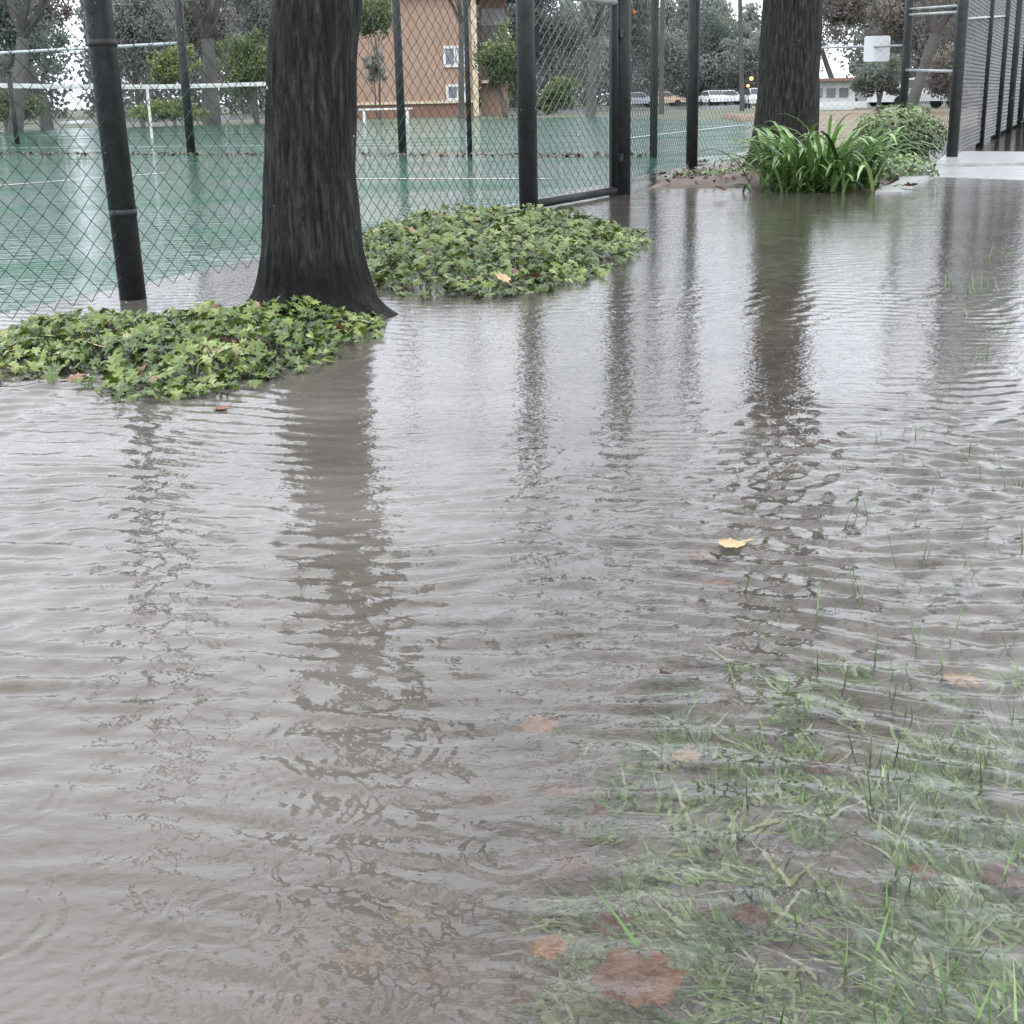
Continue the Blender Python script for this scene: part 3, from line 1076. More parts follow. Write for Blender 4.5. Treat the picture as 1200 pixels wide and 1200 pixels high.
def window(parent, x0, x1, z0, z1, y):
    cx, cz = (x0 + x1) / 2, (z0 + z1) / 2
    mb = MB()
    t_ = .16
    mb.box((cx, y - .05, z1), (x1 - x0 + t_, .12, t_)); mb.box((cx, y - .05, z0), (x1 - x0 + t_, .12, t_))
    mb.box((x0, y - .045, cz), (t_, .11, z1 - z0 - t_)); mb.box((x1, y - .045, cz), (t_, .11, z1 - z0 - t_))
    mb.box((cx, y - .04, cz), (.1, .10, z1 - z0 - t_))
    f = mb.build('window', M['white_paint'], parent)
    mb = MB()
    mb.box((cx, y - .012, cz), (x1 - x0, .02, z1 - z0)); mb.build('pane', M['glass'], f)
    mb = MB()
    mb.box((cx + (x1 - x0) * .25, y - .028, cz), ((x1 - x0) * .36, .008, (z1 - z0) * .84)); mb.build('curtain', M['white_paint'], f)


for (xa, xb, ya, yb) in ((522, 546, 56, 78), (524, 548, 101, 117)):
    window(bld, px_x(xa, BY), px_x(xb, BY), bz(yb), bz(ya), BY)
# recessed balcony wing
w0, w1 = bx1 + .3, px_x(596, BY + 2)
mb = MB(); mb.box(((w0 + w1) / 2, BY + 6, 3.2), (w1 - w0, 6, 7.5)); mb.build('wing_wall', M['stucco'], bld)
for pz in (95, 50):
    z_ = bz(pz)
    mb = MB(); mb.box(((w0 + w1) / 2, BY + 2.2, z_ - .1), (w1 - w0 - .1, 1.5, .18)); bal = mb.build('balcony', M['trim'], bld)
    mb = MB()
    mb.box(((w0 + w1) / 2, BY + 1.5, z_ + .95), (w1 - w0 - .1, .06, .07))
    nb = 12
    for i in range(nb + 1):
        mb.box((w0 + .1 + (w1 - w0 - .25) * i / nb, BY + 1.5, z_ + .45), (.05, .05, .92))
    mb.build('railing', M['dark_wood'], bal)
    mb = MB(); mb.box(((w0 + w1) / 2, BY + 2.98, z_ + 1.1), (1.5, .03, 2.0)); mb.build('balcony_door', M['glass'], bld)

# low white building seen under the tree at right
wx0, wx1 = px_x(925, 70), px_x(1003, 70)
lw = thing('low_building', ((wx0 + wx1) / 2, 70, -.3), 'low white building with reddish eave glimpsed right of the far trunk', 'building')
zt = spot(980, 95, 70).z
mb = MB(); mb.box(((wx0 + wx1) / 2, 73, (zt - .3) / 2), (wx1 - wx0, 6, zt + .3)); mb.build('wall', M['white_paint'], lw)
mb = MB(); mb.box(((wx0 + wx1) / 2, 72.9, zt + .07), (wx1 - wx0 + .5, 7, .14)); mb.build('roof', M['stucco_low'], lw)
for i in range(4):
    xx = wx0 + .8 + (wx1 - wx0 - 1.2) * i / 3.3
    mb = MB(); mb.box((xx, 69.97, zt - .55), (.45, .08, .42)); mb.build('window', M['glass'], lw)
mb = MB()
mb.box(((wx0 + wx1) / 2, 68.2, .02), (wx1 - wx0 + .2, .3, .3)); mb.build('plinth', M['white_paint'], lw)

# long fence run receding along the right edge
M['wire_grey'] = simple_mat('grey_wire', (0.18, 0.185, 0.19), (0.3, 0.305, 0.31), 15, 0.5, 0.4)  # lighter grey wire than the other runs
K0 = Vector((6.65, 18.64, 0)); KR = Vector((12.4, 32.0, 0))
rr_ = thing('chain_link_fence', K0, 'row of tall black fence posts with grey mesh receding at the right edge', 'fence')
def on(px, p, q):
    r_ = spot(px, 120, 20); r_.z = 0
    d_ = q - p
    t_ = (p.x * r_.y - p.y * r_.x) / (d_.y * r_.x - d_.x * r_.y)
    return p + d_ * t_
for p_, r_ in ((on(1152, R0, K0), .045), (K0, .06), (on(1182, K0, KR), .085), (on(1194, K0, KR), .09), (on(1201.5, K0, KR), .09), (KR, .065)):
    post(rr_, p_, r_, 4.2, z0=-.15)
mb = MB()
chain_mesh(mb, R0, K0, .05, 4.1, r=.0024)
chain_mesh(mb, K0, KR, .05, 4.1, pitch=.06, dz=.05, r=.0032)
mb.build('wire_mesh', M['wire_grey'], rr_)
rail(rr_, R0, K0, 4.15, .021, 'post', 'top_rail'); rail(rr_, K0, KR, 4.15, .021, 'post', 'top_rail')
rail(rr_, R0, K0, 1.25, .012, 'rail', z2=1.55)
sheet('path', [(7.9, 20.2), (10.5, 20.6), (10.9, 22.4), (8.6, 22.3)], .032, M['concrete'])


# ------------------------------------------------------------------ far traffic
def car(loc, heading, mat, label, group=None, lights=False):
    root = thing('parked_car', loc, label, 'car', group)
    root.rotation_euler = (0, 0, heading)
    Ln, Wd = 4.4, 1.75
    side = [(-2.2, .35), (-2.2, .75), (-2.05, .9), (-1.55, .95), (-.95, 1.38), (.45, 1.42), (1.05, .98), (1.9, .86), (2.18, .68), (2.2, .35)]
    mb = MB()
    nv = len(side)
    def wdt(z): return Wd / 2 * (1 if z < .97 else .82)
    vs = [(x, -wdt(z), z) for x, z in side] + [(x, wdt(z), z) for x, z in side]
    mb.add(vs, [tuple(range(nv)), tuple(range(2 * nv - 1, nv - 1, -1))] + [(i, (i + 1) % nv, (i + 1) % nv + nv, i + nv) for i in range(nv)])
    b = mb.build('body', M[mat], root); b.matrix_parent_inverse = Matrix.Identity(4)
    mb = MB()
    for sy in (-1, 1):
        y = sy * (Wd / 2 * .86 + .02)
        mb.add([(-1.4, sy * (Wd / 2 + .005), .98), (-.92, y - sy * .03, 1.32), (.42, y - sy * .03, 1.35), (.92, sy * (Wd / 2 + .005), 1.0)], [(0, 1, 2, 3)])
    mb.add([(.53, -.66, 1.38), (.53, .66, 1.38), (1.06, .72, 1.0), (1.06, -.72, 1.0)], [(0, 1, 2, 3)])
    mb.add([(-1.02, -.66, 1.35), (-1.02, .66, 1.35), (-1.56, .72, .98), (-1.56, -.72, .98)], [(0, 1, 2, 3)])
    b = mb.build('windows', M['car_glass'], root); b.matrix_parent_inverse = Matrix.Identity(4)
    for x in (-1.35, 1.35):
        for sy in (-1, 1):
            mb = MB(); mb.tube([(x, sy * (Wd / 2 - .12), .32), (x, sy * (Wd / 2 + .02), .32)], .32, 18)
            b = mb.build('wheel', M['tyre'], root); b.matrix_parent_inverse = Matrix.Identity(4)
    for sy in (-1, 1):
        mb = MB(); mb.tube([(2.17, sy * .6, .66), (2.24, sy * .6, .66)], .11, 12)
        b = mb.build('headlight', M['amber'] if lights else M['white_paint'], root); b.matrix_parent_inverse = Matrix.Identity(4)
    return root


def gpos(px, Y, z=None):
    p = spot(px, 120, Y)
    p.z = gz(Y) if z is None else z
    return p


grp = 'cars on the far street'
car(gpos(836, 138, -.4), rad(-80), 'car_white', 'white car facing us just right of the slim fence post', grp)
car(gpos(852, 140, -.4), rad(8), 'car_white', 'pale car side on at the far kerb, between post and far trunk', grp)
car(gpos(889, 104, -.4), rad(-95), 'car_white', 'white car half hidden by the far trunk, nearest of the street', grp)
car(gpos(776, 140, -.4), rad(10), 'car_tan', 'tan car far off between the two slim posts', grp)
car(gpos(746, 135, -.4), rad(5), 'car_grey', 'grey car far off just right of the gate post', grp)
car(gpos(1012, 88), rad(20), 'car_grey', 'grey car nosing out beside the low white building', grp)
car(gpos(1076, 66), rad(10), 'car_white', 'white car behind the side fence, above the round shrub', grp)

ts = thing('street_light', gpos(884, 125, -.4), 'roadside pole with three warm lit lamps beside the far trunk', 'street light')
p0 = gpos(886, 125, -.4)
mb = MB(); mb.tube([p0, spot(886, 80, 125)], .09, 8); mb.build('pole', M['post'], ts)
for px, py, r_ in ((880.5, 92, .17), (876.5, 100.5, .13), (884, 113.5, .2)):
    c = spot(px, py, 124.7)
    mb = MB(); mb.box(c + Vector((0, .12, 0)), (.55, .2, .5)); hd = mb.build('lamp_head', M['post'], ts)
    mb = MB(); mb.tube([c + Vector((0, .03, 0)), c + Vector((0, -.04, 0))], r_, 14); mb.build('lens', M['amber'], hd)


# ------------------------------------------------------------------ background trees
def crown_mesh(mb, c, rx, ry, rz, n, size, rng, clumps=26, gap=0.25, dark_under=True):
    cl = []
    for _ in range(clumps):
        th, ph = rng.uniform(0, 6.283), math.acos(rng.uniform(-.75, 1))
        rr = rng.uniform(.3, 1.1)
        rr *= .8 + .75 * noise.noise(Vector((math.cos(th) * 1.3, math.cos(ph) * 1.6, c.x * .37)))
        cl.append((Vector((math.cos(th) * math.sin(ph) * rx * rr * 1.15, math.sin(th) * math.sin(ph) * ry * rr, math.cos(ph) * rz * rr * 1.1)), rng.uniform(.13, .44), rng.uniform(-.15, .15)))
    for i in range(n):
        o, s, tn = cl[i % clumps]
        d_ = Vector((rng.gauss(0, 1), rng.gauss(0, 1), rng.gauss(0, 1)))
        d_ = d_.normalized() * (rng.random() ** .55) * s * 1.25
        p = o + Vector((d_.x * rx, d_.y * ry, d_.z * rz * .8))
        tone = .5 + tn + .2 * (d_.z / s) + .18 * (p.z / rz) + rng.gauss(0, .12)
        leaf_quad(mb, c + p, size, rng, max(0, min(1, tone)), .7)


M['fol_dark'] = leaf_mat('foliage_dark_hazed', [(0, (0.131, 0.147, 0.131)), (0.5, (0.190, 0.216, 0.185)), (1, (0.290, 0.326, 0.255))], 0.7, 0.15, 0.45)  # paled: rain haze over the far trees is put into the colour
M['fol_grey'] = leaf_mat('foliage_grey_hazed', [(0, (0.209, 0.221, 0.213)), (0.5, (0.280, 0.296, 0.274)), (1, (0.390, 0.413, 0.365))], 0.7, 0.15, 0.45)  # grey foliage, lifted likewise with painted distance haze
M['fol_green'] = leaf_mat('foliage_green', [(0, (0.057, 0.081, 0.034)), (0.5, (0.127, 0.172, 0.069)), (1, (0.253, 0.310, 0.115))], 0.6, 0.3)
M['fol_yellow'] = leaf_mat('foliage_yellow', [(0, (0.077, 0.099, 0.033)), (0.5, (0.187, 0.231, 0.077)), (1, (0.352, 0.396, 0.143))], 0.6, 0.3)
M['fol_brown'] = leaf_mat('foliage_brown_hazed', [(0, (0.168, 0.147, 0.134)), (0.5, (0.250, 0.227, 0.204)), (1, (0.390, 0.362, 0.307))], 0.7, 0.15, 0.45)  # brown foliage with the same haze lift in its colour


def far_tree(px, Y, top_py, half_px, style, label, bottom_py=None, n=2600, size=None, kind='tree', trunk_r=.12, seed=0, gap=.2, clumps=26, name='background_tree'):
    rng = random.Random(seed * 7 + int(px))
    base = gpos(px, Y, min(0, gz(Y)))
    k = Y / 1559.0
    topz = spot(px, top_py, Y).z
    botz = base.z + .1 if bottom_py is None else spot(px, bottom_py, Y).z
    rx = half_px * k
    rz = (topz - botz) / 2
    root = thing(name, base, label, kind, 'trees and shrubs beyond the courts')
    c = Vector((base.x, base.y, (topz + botz) / 2))
    mb = MB()
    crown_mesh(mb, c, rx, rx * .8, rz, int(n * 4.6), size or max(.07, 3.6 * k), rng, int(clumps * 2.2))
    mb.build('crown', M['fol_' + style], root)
    if trunk_r:
        out = []
        mb = MB()
        h = (c.z - base.z)
        grow(base, Vector((rng.gauss(0, .05), 0, 1)), max(h * 1.2, 1.0), trunk_r, 2, out, rng, .1, .5)
        for pts, rr, dp in out:
            mb.tube(pts, [max(x, .012) for x in rr], 6, cap=False)
        mb.build('trunk', M['far_trunk'], root)
    return root


def bare_tree(px, Y, h, r, label, lean=0.0, seed=0, depth=3, first=.35):
    rng = random.Random(seed)
    base = gpos(px, Y, min(0, gz(Y)))
    root = thing('bare_tree', base, label, 'tree', 'trees and shrubs beyond the courts')
    out = []
    mb = MB()
    d_ = Vector((lean, 0, 1)).normalized()
    tp = base + d_ * h * first
    mb.tube([base, base.lerp(tp, .5), tp], [r * 1.15, r, r * .9], 8, cap=False)
    mb.build('trunk', M['far_trunk'], root)
    for i in range(4):
        a = i * 1.57 + rng.uniform(-.4, .4)
        grow(tp, Vector((math.cos(a) * .55 + lean, math.sin(a) * .5, 1)).normalized(), h * .42, r * .6, depth, out, rng, .08, .6)
    mb = MB()
    for pts, rr, dp in out:
        mb.tube(pts, [max(x, .01) for x in rr], 5 if dp > 1 else 3, cap=False)
    mb.build('crown', M['twig'], root)
    return root


# left group
far_tree(8, 46, -60, 60, 'dark', 'dark shaggy tree at far left edge beyond the court', 95, 4200, trunk_r=.22, seed=1)
far_tree(52, 50, -70, 34, 'brown', 'brown tinged tree second from the left edge beyond the net', 62, 2200, trunk_r=.25, seed=2)
far_tree(14, 44, 96, 34, 'green', 'low green bush at far left behind the net', None, 900, trunk_r=0, seed=3, kind='shrub', name='background_shrub')
far_tree(165, 62, -50, 44, 'grey', 'grey leafy tree right of the leaning fence post', 125, 4200, seed=4)
far_tree(203, 50, 55, 26, 'yellow', 'yellow green shrub behind the net right of the leaning post', 105, 900, trunk_r=.07, seed=5, kind='shrub', name='background_shrub')
far_tree(190, 46, 112, 40, 'yellow', 'low bright shrub under the net band near the strap', None, 900, trunk_r=0, seed=6, kind='shrub', name='background_shrub')
far_tree(245, 66, -60, 40, 'brown', 'brown grey tree behind the stepped divider post', 120, 4000, trunk_r=.4, seed=7)
far_tree(300, 56, 30, 38, 'green', 'loose green shrub left of the big trunk', 128, 1500, trunk_r=.1, seed=8, kind='shrub', name='background_shrub')
far_tree(300, 75, -70, 60, 'grey', 'tall grey tree directly left of the big trunk', 110, 4200, seed=9)
bare_tree(248, 52, 9, .26, 'dark bare trunk rising behind the divider post', .02, 3)
bare_tree(12, 40, 8, .2, 'leaning bare brown tree at the left edge', .22, 4)
# around the building
far_tree(445, 72, -5, 22, 'green', 'small tree in front of the orange wall beside the big trunk', 45, 700, trunk_r=.06, seed=10)
far_tree(443, 74, 66, 12, 'grey', 'thin sapling against the orange wall', 100, 220, trunk_r=.04, seed=11)
far_tree(592, 70, 36, 24, 'green', 'olive green tree beside the balconies of the orange block', 118, 1300, trunk_r=.14, seed=12)
bare_tree(540, 66, 9.5, .13, 'pale bare tree whose twigs cross the orange upper wall', .03, 5, 3, .45)
# through the gate
far_tree(648, 95, -40, 60, 'grey', 'large grey evergreen seen through the gate', 120, 4000, seed=13)
far_tree(655, 52, 90, 26, 'green', 'rounded green bush seen through the gate', None, 1100, trunk_r=0, seed=14, kind='shrub', name='background_shrub')
bare_tree(692, 50, 8, .17, 'dark bare tree forking behind the gate mesh', .05, 6)
# centre right, beyond the street
far_tree(735, 120, -50, 38, 'dark', 'dark evergreen right beside the gate post', 118, 2000, seed=15)
far_tree(785, 165, 22, 46, 'grey', 'grey evergreen beyond the street between the slim posts', None, 2600, seed=16)
far_tree(838, 168, 14, 44, 'dark', 'broad evergreen beyond the street right of the slim post', None, 3000, seed=17)
far_tree(885, 162, 26, 44, 'grey', 'greyish evergreen beyond the street behind the far trunk', None, 2600, seed=18)
bare_tree(775, 70, 11, .12, 'fine bare tree spreading twigs high between the slim posts', .0, 7, 3, .5)
bare_tree(870, 80, 12, .13, 'fine bare tree with twigs against the sky by far trunk', -.05, 8, 3, .5)
# right group
far_tree(985, 84, -60, 56, 'brown', 'brown grey tree immediately right of the far trunk', 72, 3000, seed=19, trunk_r=.2)
far_tree(1060, 78, -60, 54, 'brown', 'brown wooded tree behind the white sign', 95, 3000, seed=20, trunk_r=.3)
far_tree(1120, 60, -60, 40, 'brown', 'brown tree behind the right corner fence post', 150, 2000, seed=21, trunk_r=.2)
far_tree(1028, 40, 70, 27, 'dark', 'dark rounded bush under the white sign', 121, 1800, seed=22, trunk_r=.08, kind='shrub', name='background_shrub')
far_tree(1168, 58, -60, 46, 'brown', 'brown grey tree filling the gaps between the right edge posts', 150, 3600, seed=27, trunk_r=.2)
far_tree(1215, 64, -60, 46, 'grey', 'grey tree at the right border behind the receding posts', 150, 3600, seed=28, trunk_r=.2)
far_tree(1175, 44, 100, 40, 'brown', 'low brown thicket at the foot of the right edge posts', None, 1600, trunk_r=0, seed=29, kind='shrub', name='background_shrub')
bare_tree(1064, 38, 6.5, .15, 'dark leaning bare tree behind the side fence', .28, 9)
far_tree(1106, 40, 60, 24, 'brown', 'dense brown shrub at the base of the right corner post', None, 1200, seed=23, trunk_r=0, kind='shrub', name='background_shrub')

# distant wood as one mass
mb = MB()
rng = random.Random(5)
for i in range(150):
    px = -700 + 2700 * i / 150 + rng.uniform(-8, 8)
    if 76 < px < 114 or 948 < px < 1004:
        continue
    Y = rng.uniform(172, 196)
    p = spot(px, 112, Y)
    hgt = rng.uniform(9, 16)
    if px < 330:
        hgt += 6
    hw = rng.uniform(2.6, 3.6)
    for q in range(1500):
        f = rng.random() ** .8
        lump = .75 + .5 * noise.noise(Vector((f * 4, i * 1.7, 1)))
        wid = hw * lump * (1.05 - .75 * f ** 2.5)
        c = Vector((p.x + rng.gauss(0, .55) * wid, Y + rng.gauss(0, 1.2), -.6 + f * hgt + rng.gauss(0, .3)))
        tone = .42 + .45 * noise.noise(Vector((c.x * .5, i * .37, c.z * .6))) + .12 * f + rng.gauss(0, .1)
        leaf_quad(mb, c, .72, rng, max(0, min(1, tone)), .8)
tag(mb.build('distant_wood', M['fol_grey']), 'grey far off wood closing the view beyond the street', 'wood', kind='stuff')


# ------------------------------------------------------------------ ivy
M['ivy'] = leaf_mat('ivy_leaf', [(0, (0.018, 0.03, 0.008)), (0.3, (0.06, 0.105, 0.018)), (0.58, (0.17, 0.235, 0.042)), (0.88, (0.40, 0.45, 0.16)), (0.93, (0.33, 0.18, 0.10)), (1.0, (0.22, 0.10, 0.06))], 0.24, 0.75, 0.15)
IVY = [(0, -.42), (.30, -.55), (.24, -.28), (.62, -.22), (.34, .02), (.46, .40), (.16, .26), (0, .62), (-.16, .26), (-.46, .40), (-.34, .02), (-.62, -.22), (-.24, -.28), (-.30, -.55)]


def ivy_leaf(mb, c, nrm, size, rng, tone):
    nrm = nrm.normalized()
    a = nrm.orthogonal().normalized()
    a = Matrix.Rotation(rng.uniform(0, 6.28), 3, nrm) @ a
    b = nrm.cross(a)
    vs = [c + nrm * size * .10]
    for x, y in IVY:
        fold = -abs(x) * .25 + rng.uniform(-.06, .06)
        vs.append(c + (a * x + b * y + nrm * fold) * size)
    n_ = len(IVY)
    mb.add(vs, [(0, 1 + i, 1 + (i + 1) % n_) for i in range(n_)], tone)


def inside(poly, x, y):
    r_ = False
    j = len(poly) - 1
    for i in range(len(poly)):
        xi, yi = poly[i]; xj, yj = poly[j]
        if (yi > y) != (yj > y) and x < (xj - xi) * (y - yi) / (yj - yi) + xi:
            r_ = not r_
        j = i
    return r_


def edge_dist(poly, x, y):
    best = 9
    p = Vector((x, y))
    for i in range(len(poly)):
        a, b = Vector(poly[i]), Vector(poly[(i + 1) % len(poly)])
        t_ = max(0, min(1, (p - a).dot(b - a) / (b - a).length_squared))
        best = min(best, (p - a - (b - a) * t_).length)
    return best


def ivy_patch(px_poly, label, n, h, size, seed):
    poly = [tuple(ground(x, y)[:2]) for x, y in px_poly]
    rng = random.Random(seed)
    x0, x1 = min(p[0] for p in poly), max(p[0] for p in poly)
    y0, y1 = min(p[1] for p in poly), max(p[1] for p in poly)
    root = thing('ivy_patch', ((x0 + x1) / 2, (y0 + y1) / 2, 0), label, 'ivy', 'ivy patches along the fence')
    mb = MB(); st = MB()
    k = 0
    while k < n:
        x, y = rng.uniform(x0 - .1, x1 + .1), rng.uniform(y0 - .1, y1 + .1)
        if not inside(poly, x, y):
            ed_ = edge_dist(poly, x, y)
            if ed_ > .10 or rng.random() < .55 + ed_ * 4 - .45 * (noise.noise(Vector((x * 9, y * 9, seed))) > .12):
                continue
            e = 0
        else:
            e = edge_dist(poly, x, y)
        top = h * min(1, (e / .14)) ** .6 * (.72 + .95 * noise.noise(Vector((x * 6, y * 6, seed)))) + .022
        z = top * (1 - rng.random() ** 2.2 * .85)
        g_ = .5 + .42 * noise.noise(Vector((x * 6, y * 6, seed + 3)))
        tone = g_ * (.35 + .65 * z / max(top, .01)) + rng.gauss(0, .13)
        if rng.random() < .014:
            tone = rng.uniform(.92, 1)
        else:
            tone = max(0, min(.92, tone))
        nrm = Vector((rng.gauss(0, .6), rng.gauss(-.2, .6), 1))
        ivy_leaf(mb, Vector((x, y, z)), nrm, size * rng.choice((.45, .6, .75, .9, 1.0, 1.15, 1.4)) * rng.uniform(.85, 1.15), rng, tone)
        if k % 6 == 0:
            st.tube([(x, y, -.04), (x + rng.gauss(0, .03), y + rng.gauss(0, .03), z * .6), (x, y, z)], .002, 4, cap=False)
        k += 1
    mb.build('leaves', M['ivy'], root)
    tag(st.build('stems', M['twig'], root), kind='stuff')
    return root


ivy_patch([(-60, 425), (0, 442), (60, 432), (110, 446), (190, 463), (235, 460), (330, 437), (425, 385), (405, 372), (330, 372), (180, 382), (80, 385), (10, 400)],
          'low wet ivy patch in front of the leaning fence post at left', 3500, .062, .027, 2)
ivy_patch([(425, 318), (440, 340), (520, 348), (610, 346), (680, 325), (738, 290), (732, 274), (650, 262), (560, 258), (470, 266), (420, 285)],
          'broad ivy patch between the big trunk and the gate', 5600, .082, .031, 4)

# ------------------------------------------------------------------ strap leaf clump, shrub, ground cover
M['strap'] = leaf_mat('strap_leaf', [(0, (0.02, 0.045, 0.012)), (0.4, (0.12, 0.24, 0.06)), (1, (0.40, 0.54, 0.22))], 0.25, 0.7, 0.2)


def strap_leaf(mb, base, az, length, lift, wd, rng, tone):
    n_ = 8
    d_ = Vector((math.cos(az), math.sin(az), 0))
    side = Vector((-d_.y, d_.x, 0))
    p = Vector(base)
    el = lift
    vs = []
    for i in range(n_ + 1):
        f = i / n_
        wq = wd * (0.65 + .6 * f) * (1 - f ** 4) * .5 + .0006
        cr = Vector((0, 0, wq * .35))
        vs += [p - side * wq + cr, p, p + side * wq + cr]
        el -= (.09 + .33 * f) * rng.uniform(.6, 1.25)
        p = p + (d_ * math.cos(el) + Vector((0, 0, math.sin(el)))) * (length / n_)
        p.z = max(p.z, .015)
    fs = []
    for i in range(n_):
        a = i * 3
        fs += [(a, a + 1, a + 4, a + 3), (a + 1, a + 2, a + 5, a + 4)]
    mb.add(vs, fs, tone)


ag0 = ground(962, 222)
ag = thing('strap_leaf_plant', ag0, 'clump of arching bright green strap leaves at foot of far trunk', 'plant')
mb = MB()
rng = random.Random(8)
for i in range(340):
    cx = rng.gauss(0, .15); cy = rng.gauss(.12, .17)
    az = math.atan2(cy - .1, cx) + rng.gauss(0, .8)
    strap_leaf(mb, ag0 + Vector((cx, cy, .0)), az, rng.uniform(.34, .74), rng.uniform(1.0, 1.55), rng.uniform(.022, .040), rng, max(0, min(1, rng.gauss(.5, .24))))
for i in range(7):
    strap_leaf(mb, ag0 + Vector((.05 + rng.gauss(0, .04), .1, 0)), rng.uniform(0, 6.28), .72, 1.62, .024, rng, .6)
mb.build('leaves', M['strap'], ag, smooth=True)
mb = MB()
for i in range(160):
    cx = rng.gauss(0, .2); cy = rng.gauss(.05, .2)
    strap_leaf(mb, ag0 + Vector((cx, cy, .0)), rng.uniform(0, 6.28), rng.uniform(.1, .3), rng.uniform(.3, 1.2), .022, rng, rng.uniform(0, .3))
mb.build('dead_leaves', M['strap'], ag)

M['shrub'] = leaf_mat('shrub_leaf', [(0, (0.015, 0.025, 0.01)), (0.5, (0.08, 0.14, 0.04)), (1, (0.26, 0.36, 0.14))], 0.25, 0.7, 0.15)


def leafy_shrub(name, base, rx, ry, rz, n, size, label, mat, seed, zc=None, shell=True, bottom=-.35):
    rng = random.Random(seed)
    root = thing(name, base, label, 'shrub')
    mb = MB(); st = MB()
    zc = rz if zc is None else zc
    for i in range(n):
        th = rng.uniform(0, 6.283); cz = rng.uniform(bottom, 1)
        sr = math.sqrt(max(0, 1 - cz * cz))
        dv_ = Vector((math.cos(th) * sr, math.sin(th) * sr, cz))
        rr = 1 - rng.random() ** 2 * .45
        rr *= 1 + .22 * noise.noise(dv_ * 2.2 + Vector((seed, 0, 0)))
        p = Vector((dv_.x * rx * rr, dv_.y * ry * rr, zc + dv_.z * rz * rr))
        if p.z < .01:
            continue
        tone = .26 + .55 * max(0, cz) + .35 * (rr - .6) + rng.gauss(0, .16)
        nrm = (dv_ + Vector((rng.gauss(0, .6), rng.gauss(0, .6), .5 + rng.gauss(0, .4)))).normalized()
        a = Matrix.Rotation(rng.uniform(0, 6.28), 3, nrm) @ nrm.orthogonal().normalized()
        b = nrm.cross(a)
        s = size * rng.uniform(.6, 1.2)
        c = base + p
        mb.add([c - a * s * .5, c - a * s * .15 + b * s * .26, c + a * s * .2 + b * s * .22, c + a * s * .5, c + a * s * .2 - b * s * .22, c - a * s * .15 - b * s * .26],
               [(0, 1, 2, 3), (0, 3, 4, 5)], max(0, min(1, tone)))
    for i in range(46):
        th = rng.uniform(0, 6.283); q = rng.uniform(.3, .95)
        e = base + Vector((math.cos(th) * rx * q, math.sin(th) * ry * q, zc + rz * rng.uniform(-.2, .6)))
        st.tube([base + Vector((0, 0, -.02)), base.lerp(e, .5) + Vector((rng.gauss(0, .03), 0, -.03)), e], [.012, .008, .004], 5, cap=False)
    mb.build('leaves', M[mat], root)
    st.build('stems', M['twig'], root)
    return root


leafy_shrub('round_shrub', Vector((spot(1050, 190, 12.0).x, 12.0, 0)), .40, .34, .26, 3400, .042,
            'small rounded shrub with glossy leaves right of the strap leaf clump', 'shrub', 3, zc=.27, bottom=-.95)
leafy_shrub('ground_cover_plant', Vector((spot(1040, 205, 10.7).x, 10.7, 0)), .36, .55, .17, 1700, .04,
            'low spreading pale green plant along the kerb below the round shrub', 'shrub', 6, zc=.02, bottom=0)
leafy_shrub('ground_cover_plant', Vector((spot(850, 212, 10.9).x, 10.9, .02)), .42, .3, .05, 350, .04,
            'thin scatter of small weeds on soil before the far trunk', 'shrub', 9, zc=.02, bottom=0)


# ------------------------------------------------------------------ fallen leaves
M['leaf_rust'] = simple_mat('leaf_rust', (0.16, 0.062, 0.036), (0.38, 0.175, 0.10), 34, 0.4, 0.4, 0.3)
M['leaf_orange'] = simple_mat('leaf_orange', (0.439, 0.160, 0.048), (0.62, 0.32, 0.12), 38, 0.35, 0.5, 0.2)
M['leaf_tan'] = simple_mat('leaf_tan', (0.399, 0.248, 0.128), (0.62, 0.44, 0.24), 38, 0.35, 0.5, 0.2)
M['leaf_brown'] = simple_mat('leaf_brown', (0.072, 0.030, 0.022), (0.24, 0.11, 0.075), 38, 0.35, 0.5, 0.2)
PALM = []
for i, (an, ln) in enumerate(((-150, .62), (-95, .78), (-45, .9), (0, 1.0), (45, .9), (95, .78), (150, .62))):
    PALM.append((an - 18, ln * .74)); PALM.append((an - 9, ln * .86)); PALM.append((an, ln)); PALM.append((an + 9, ln * .86)); PALM.append((an + 24, ln * .72))


def fallen_leaf(px, py, z, size_px, mat, label, rot, curl=.12, tilt=(0, 0), grp='fallen leaves in and around the flood', soft=None):
    c = ground(px, py, z)
    rng = random.Random(int(px * 3 + py))
    dist = math.sqrt(c.x ** 2 + c.y ** 2 + (CAM_H - z) ** 2)
    s = size_px * dist / 1559.0 / 2
    mb = MB()
    vs = [Vector((0, 0, .004))]
    soft = rng.uniform(.05, .6) if soft is None else soft
    for an, ln in PALM:
        ln = ln * (1 - soft) + soft * (.82 + .1 * math.cos(rad(an)))
        a = rad(an + rng.uniform(-4, 4)); l_ = ln * s * rng.uniform(.78, 1.14)
        vs.append(Vector((math.sin(a) * l_, math.cos(a) * l_, curl * l_ * l_ / s + rng.uniform(-.03, .03) * s)))
    n_ = len(PALM)
    mb.add(vs, [(0, 1 + i, 1 + (i + 1) % n_) for i in range(n_)])
    mb.tube([(0, 0, .002), (0, -s * .5, .002), (s * .1, -s * 1.1, .004)], .0011 + .012 * s, 5)
    o = mb.build('fallen_leaf', M[mat])
    o.location = c
    o.rotation_euler = (tilt[0], tilt[1], rot)
    return tag(o, label, 'leaf', grp)


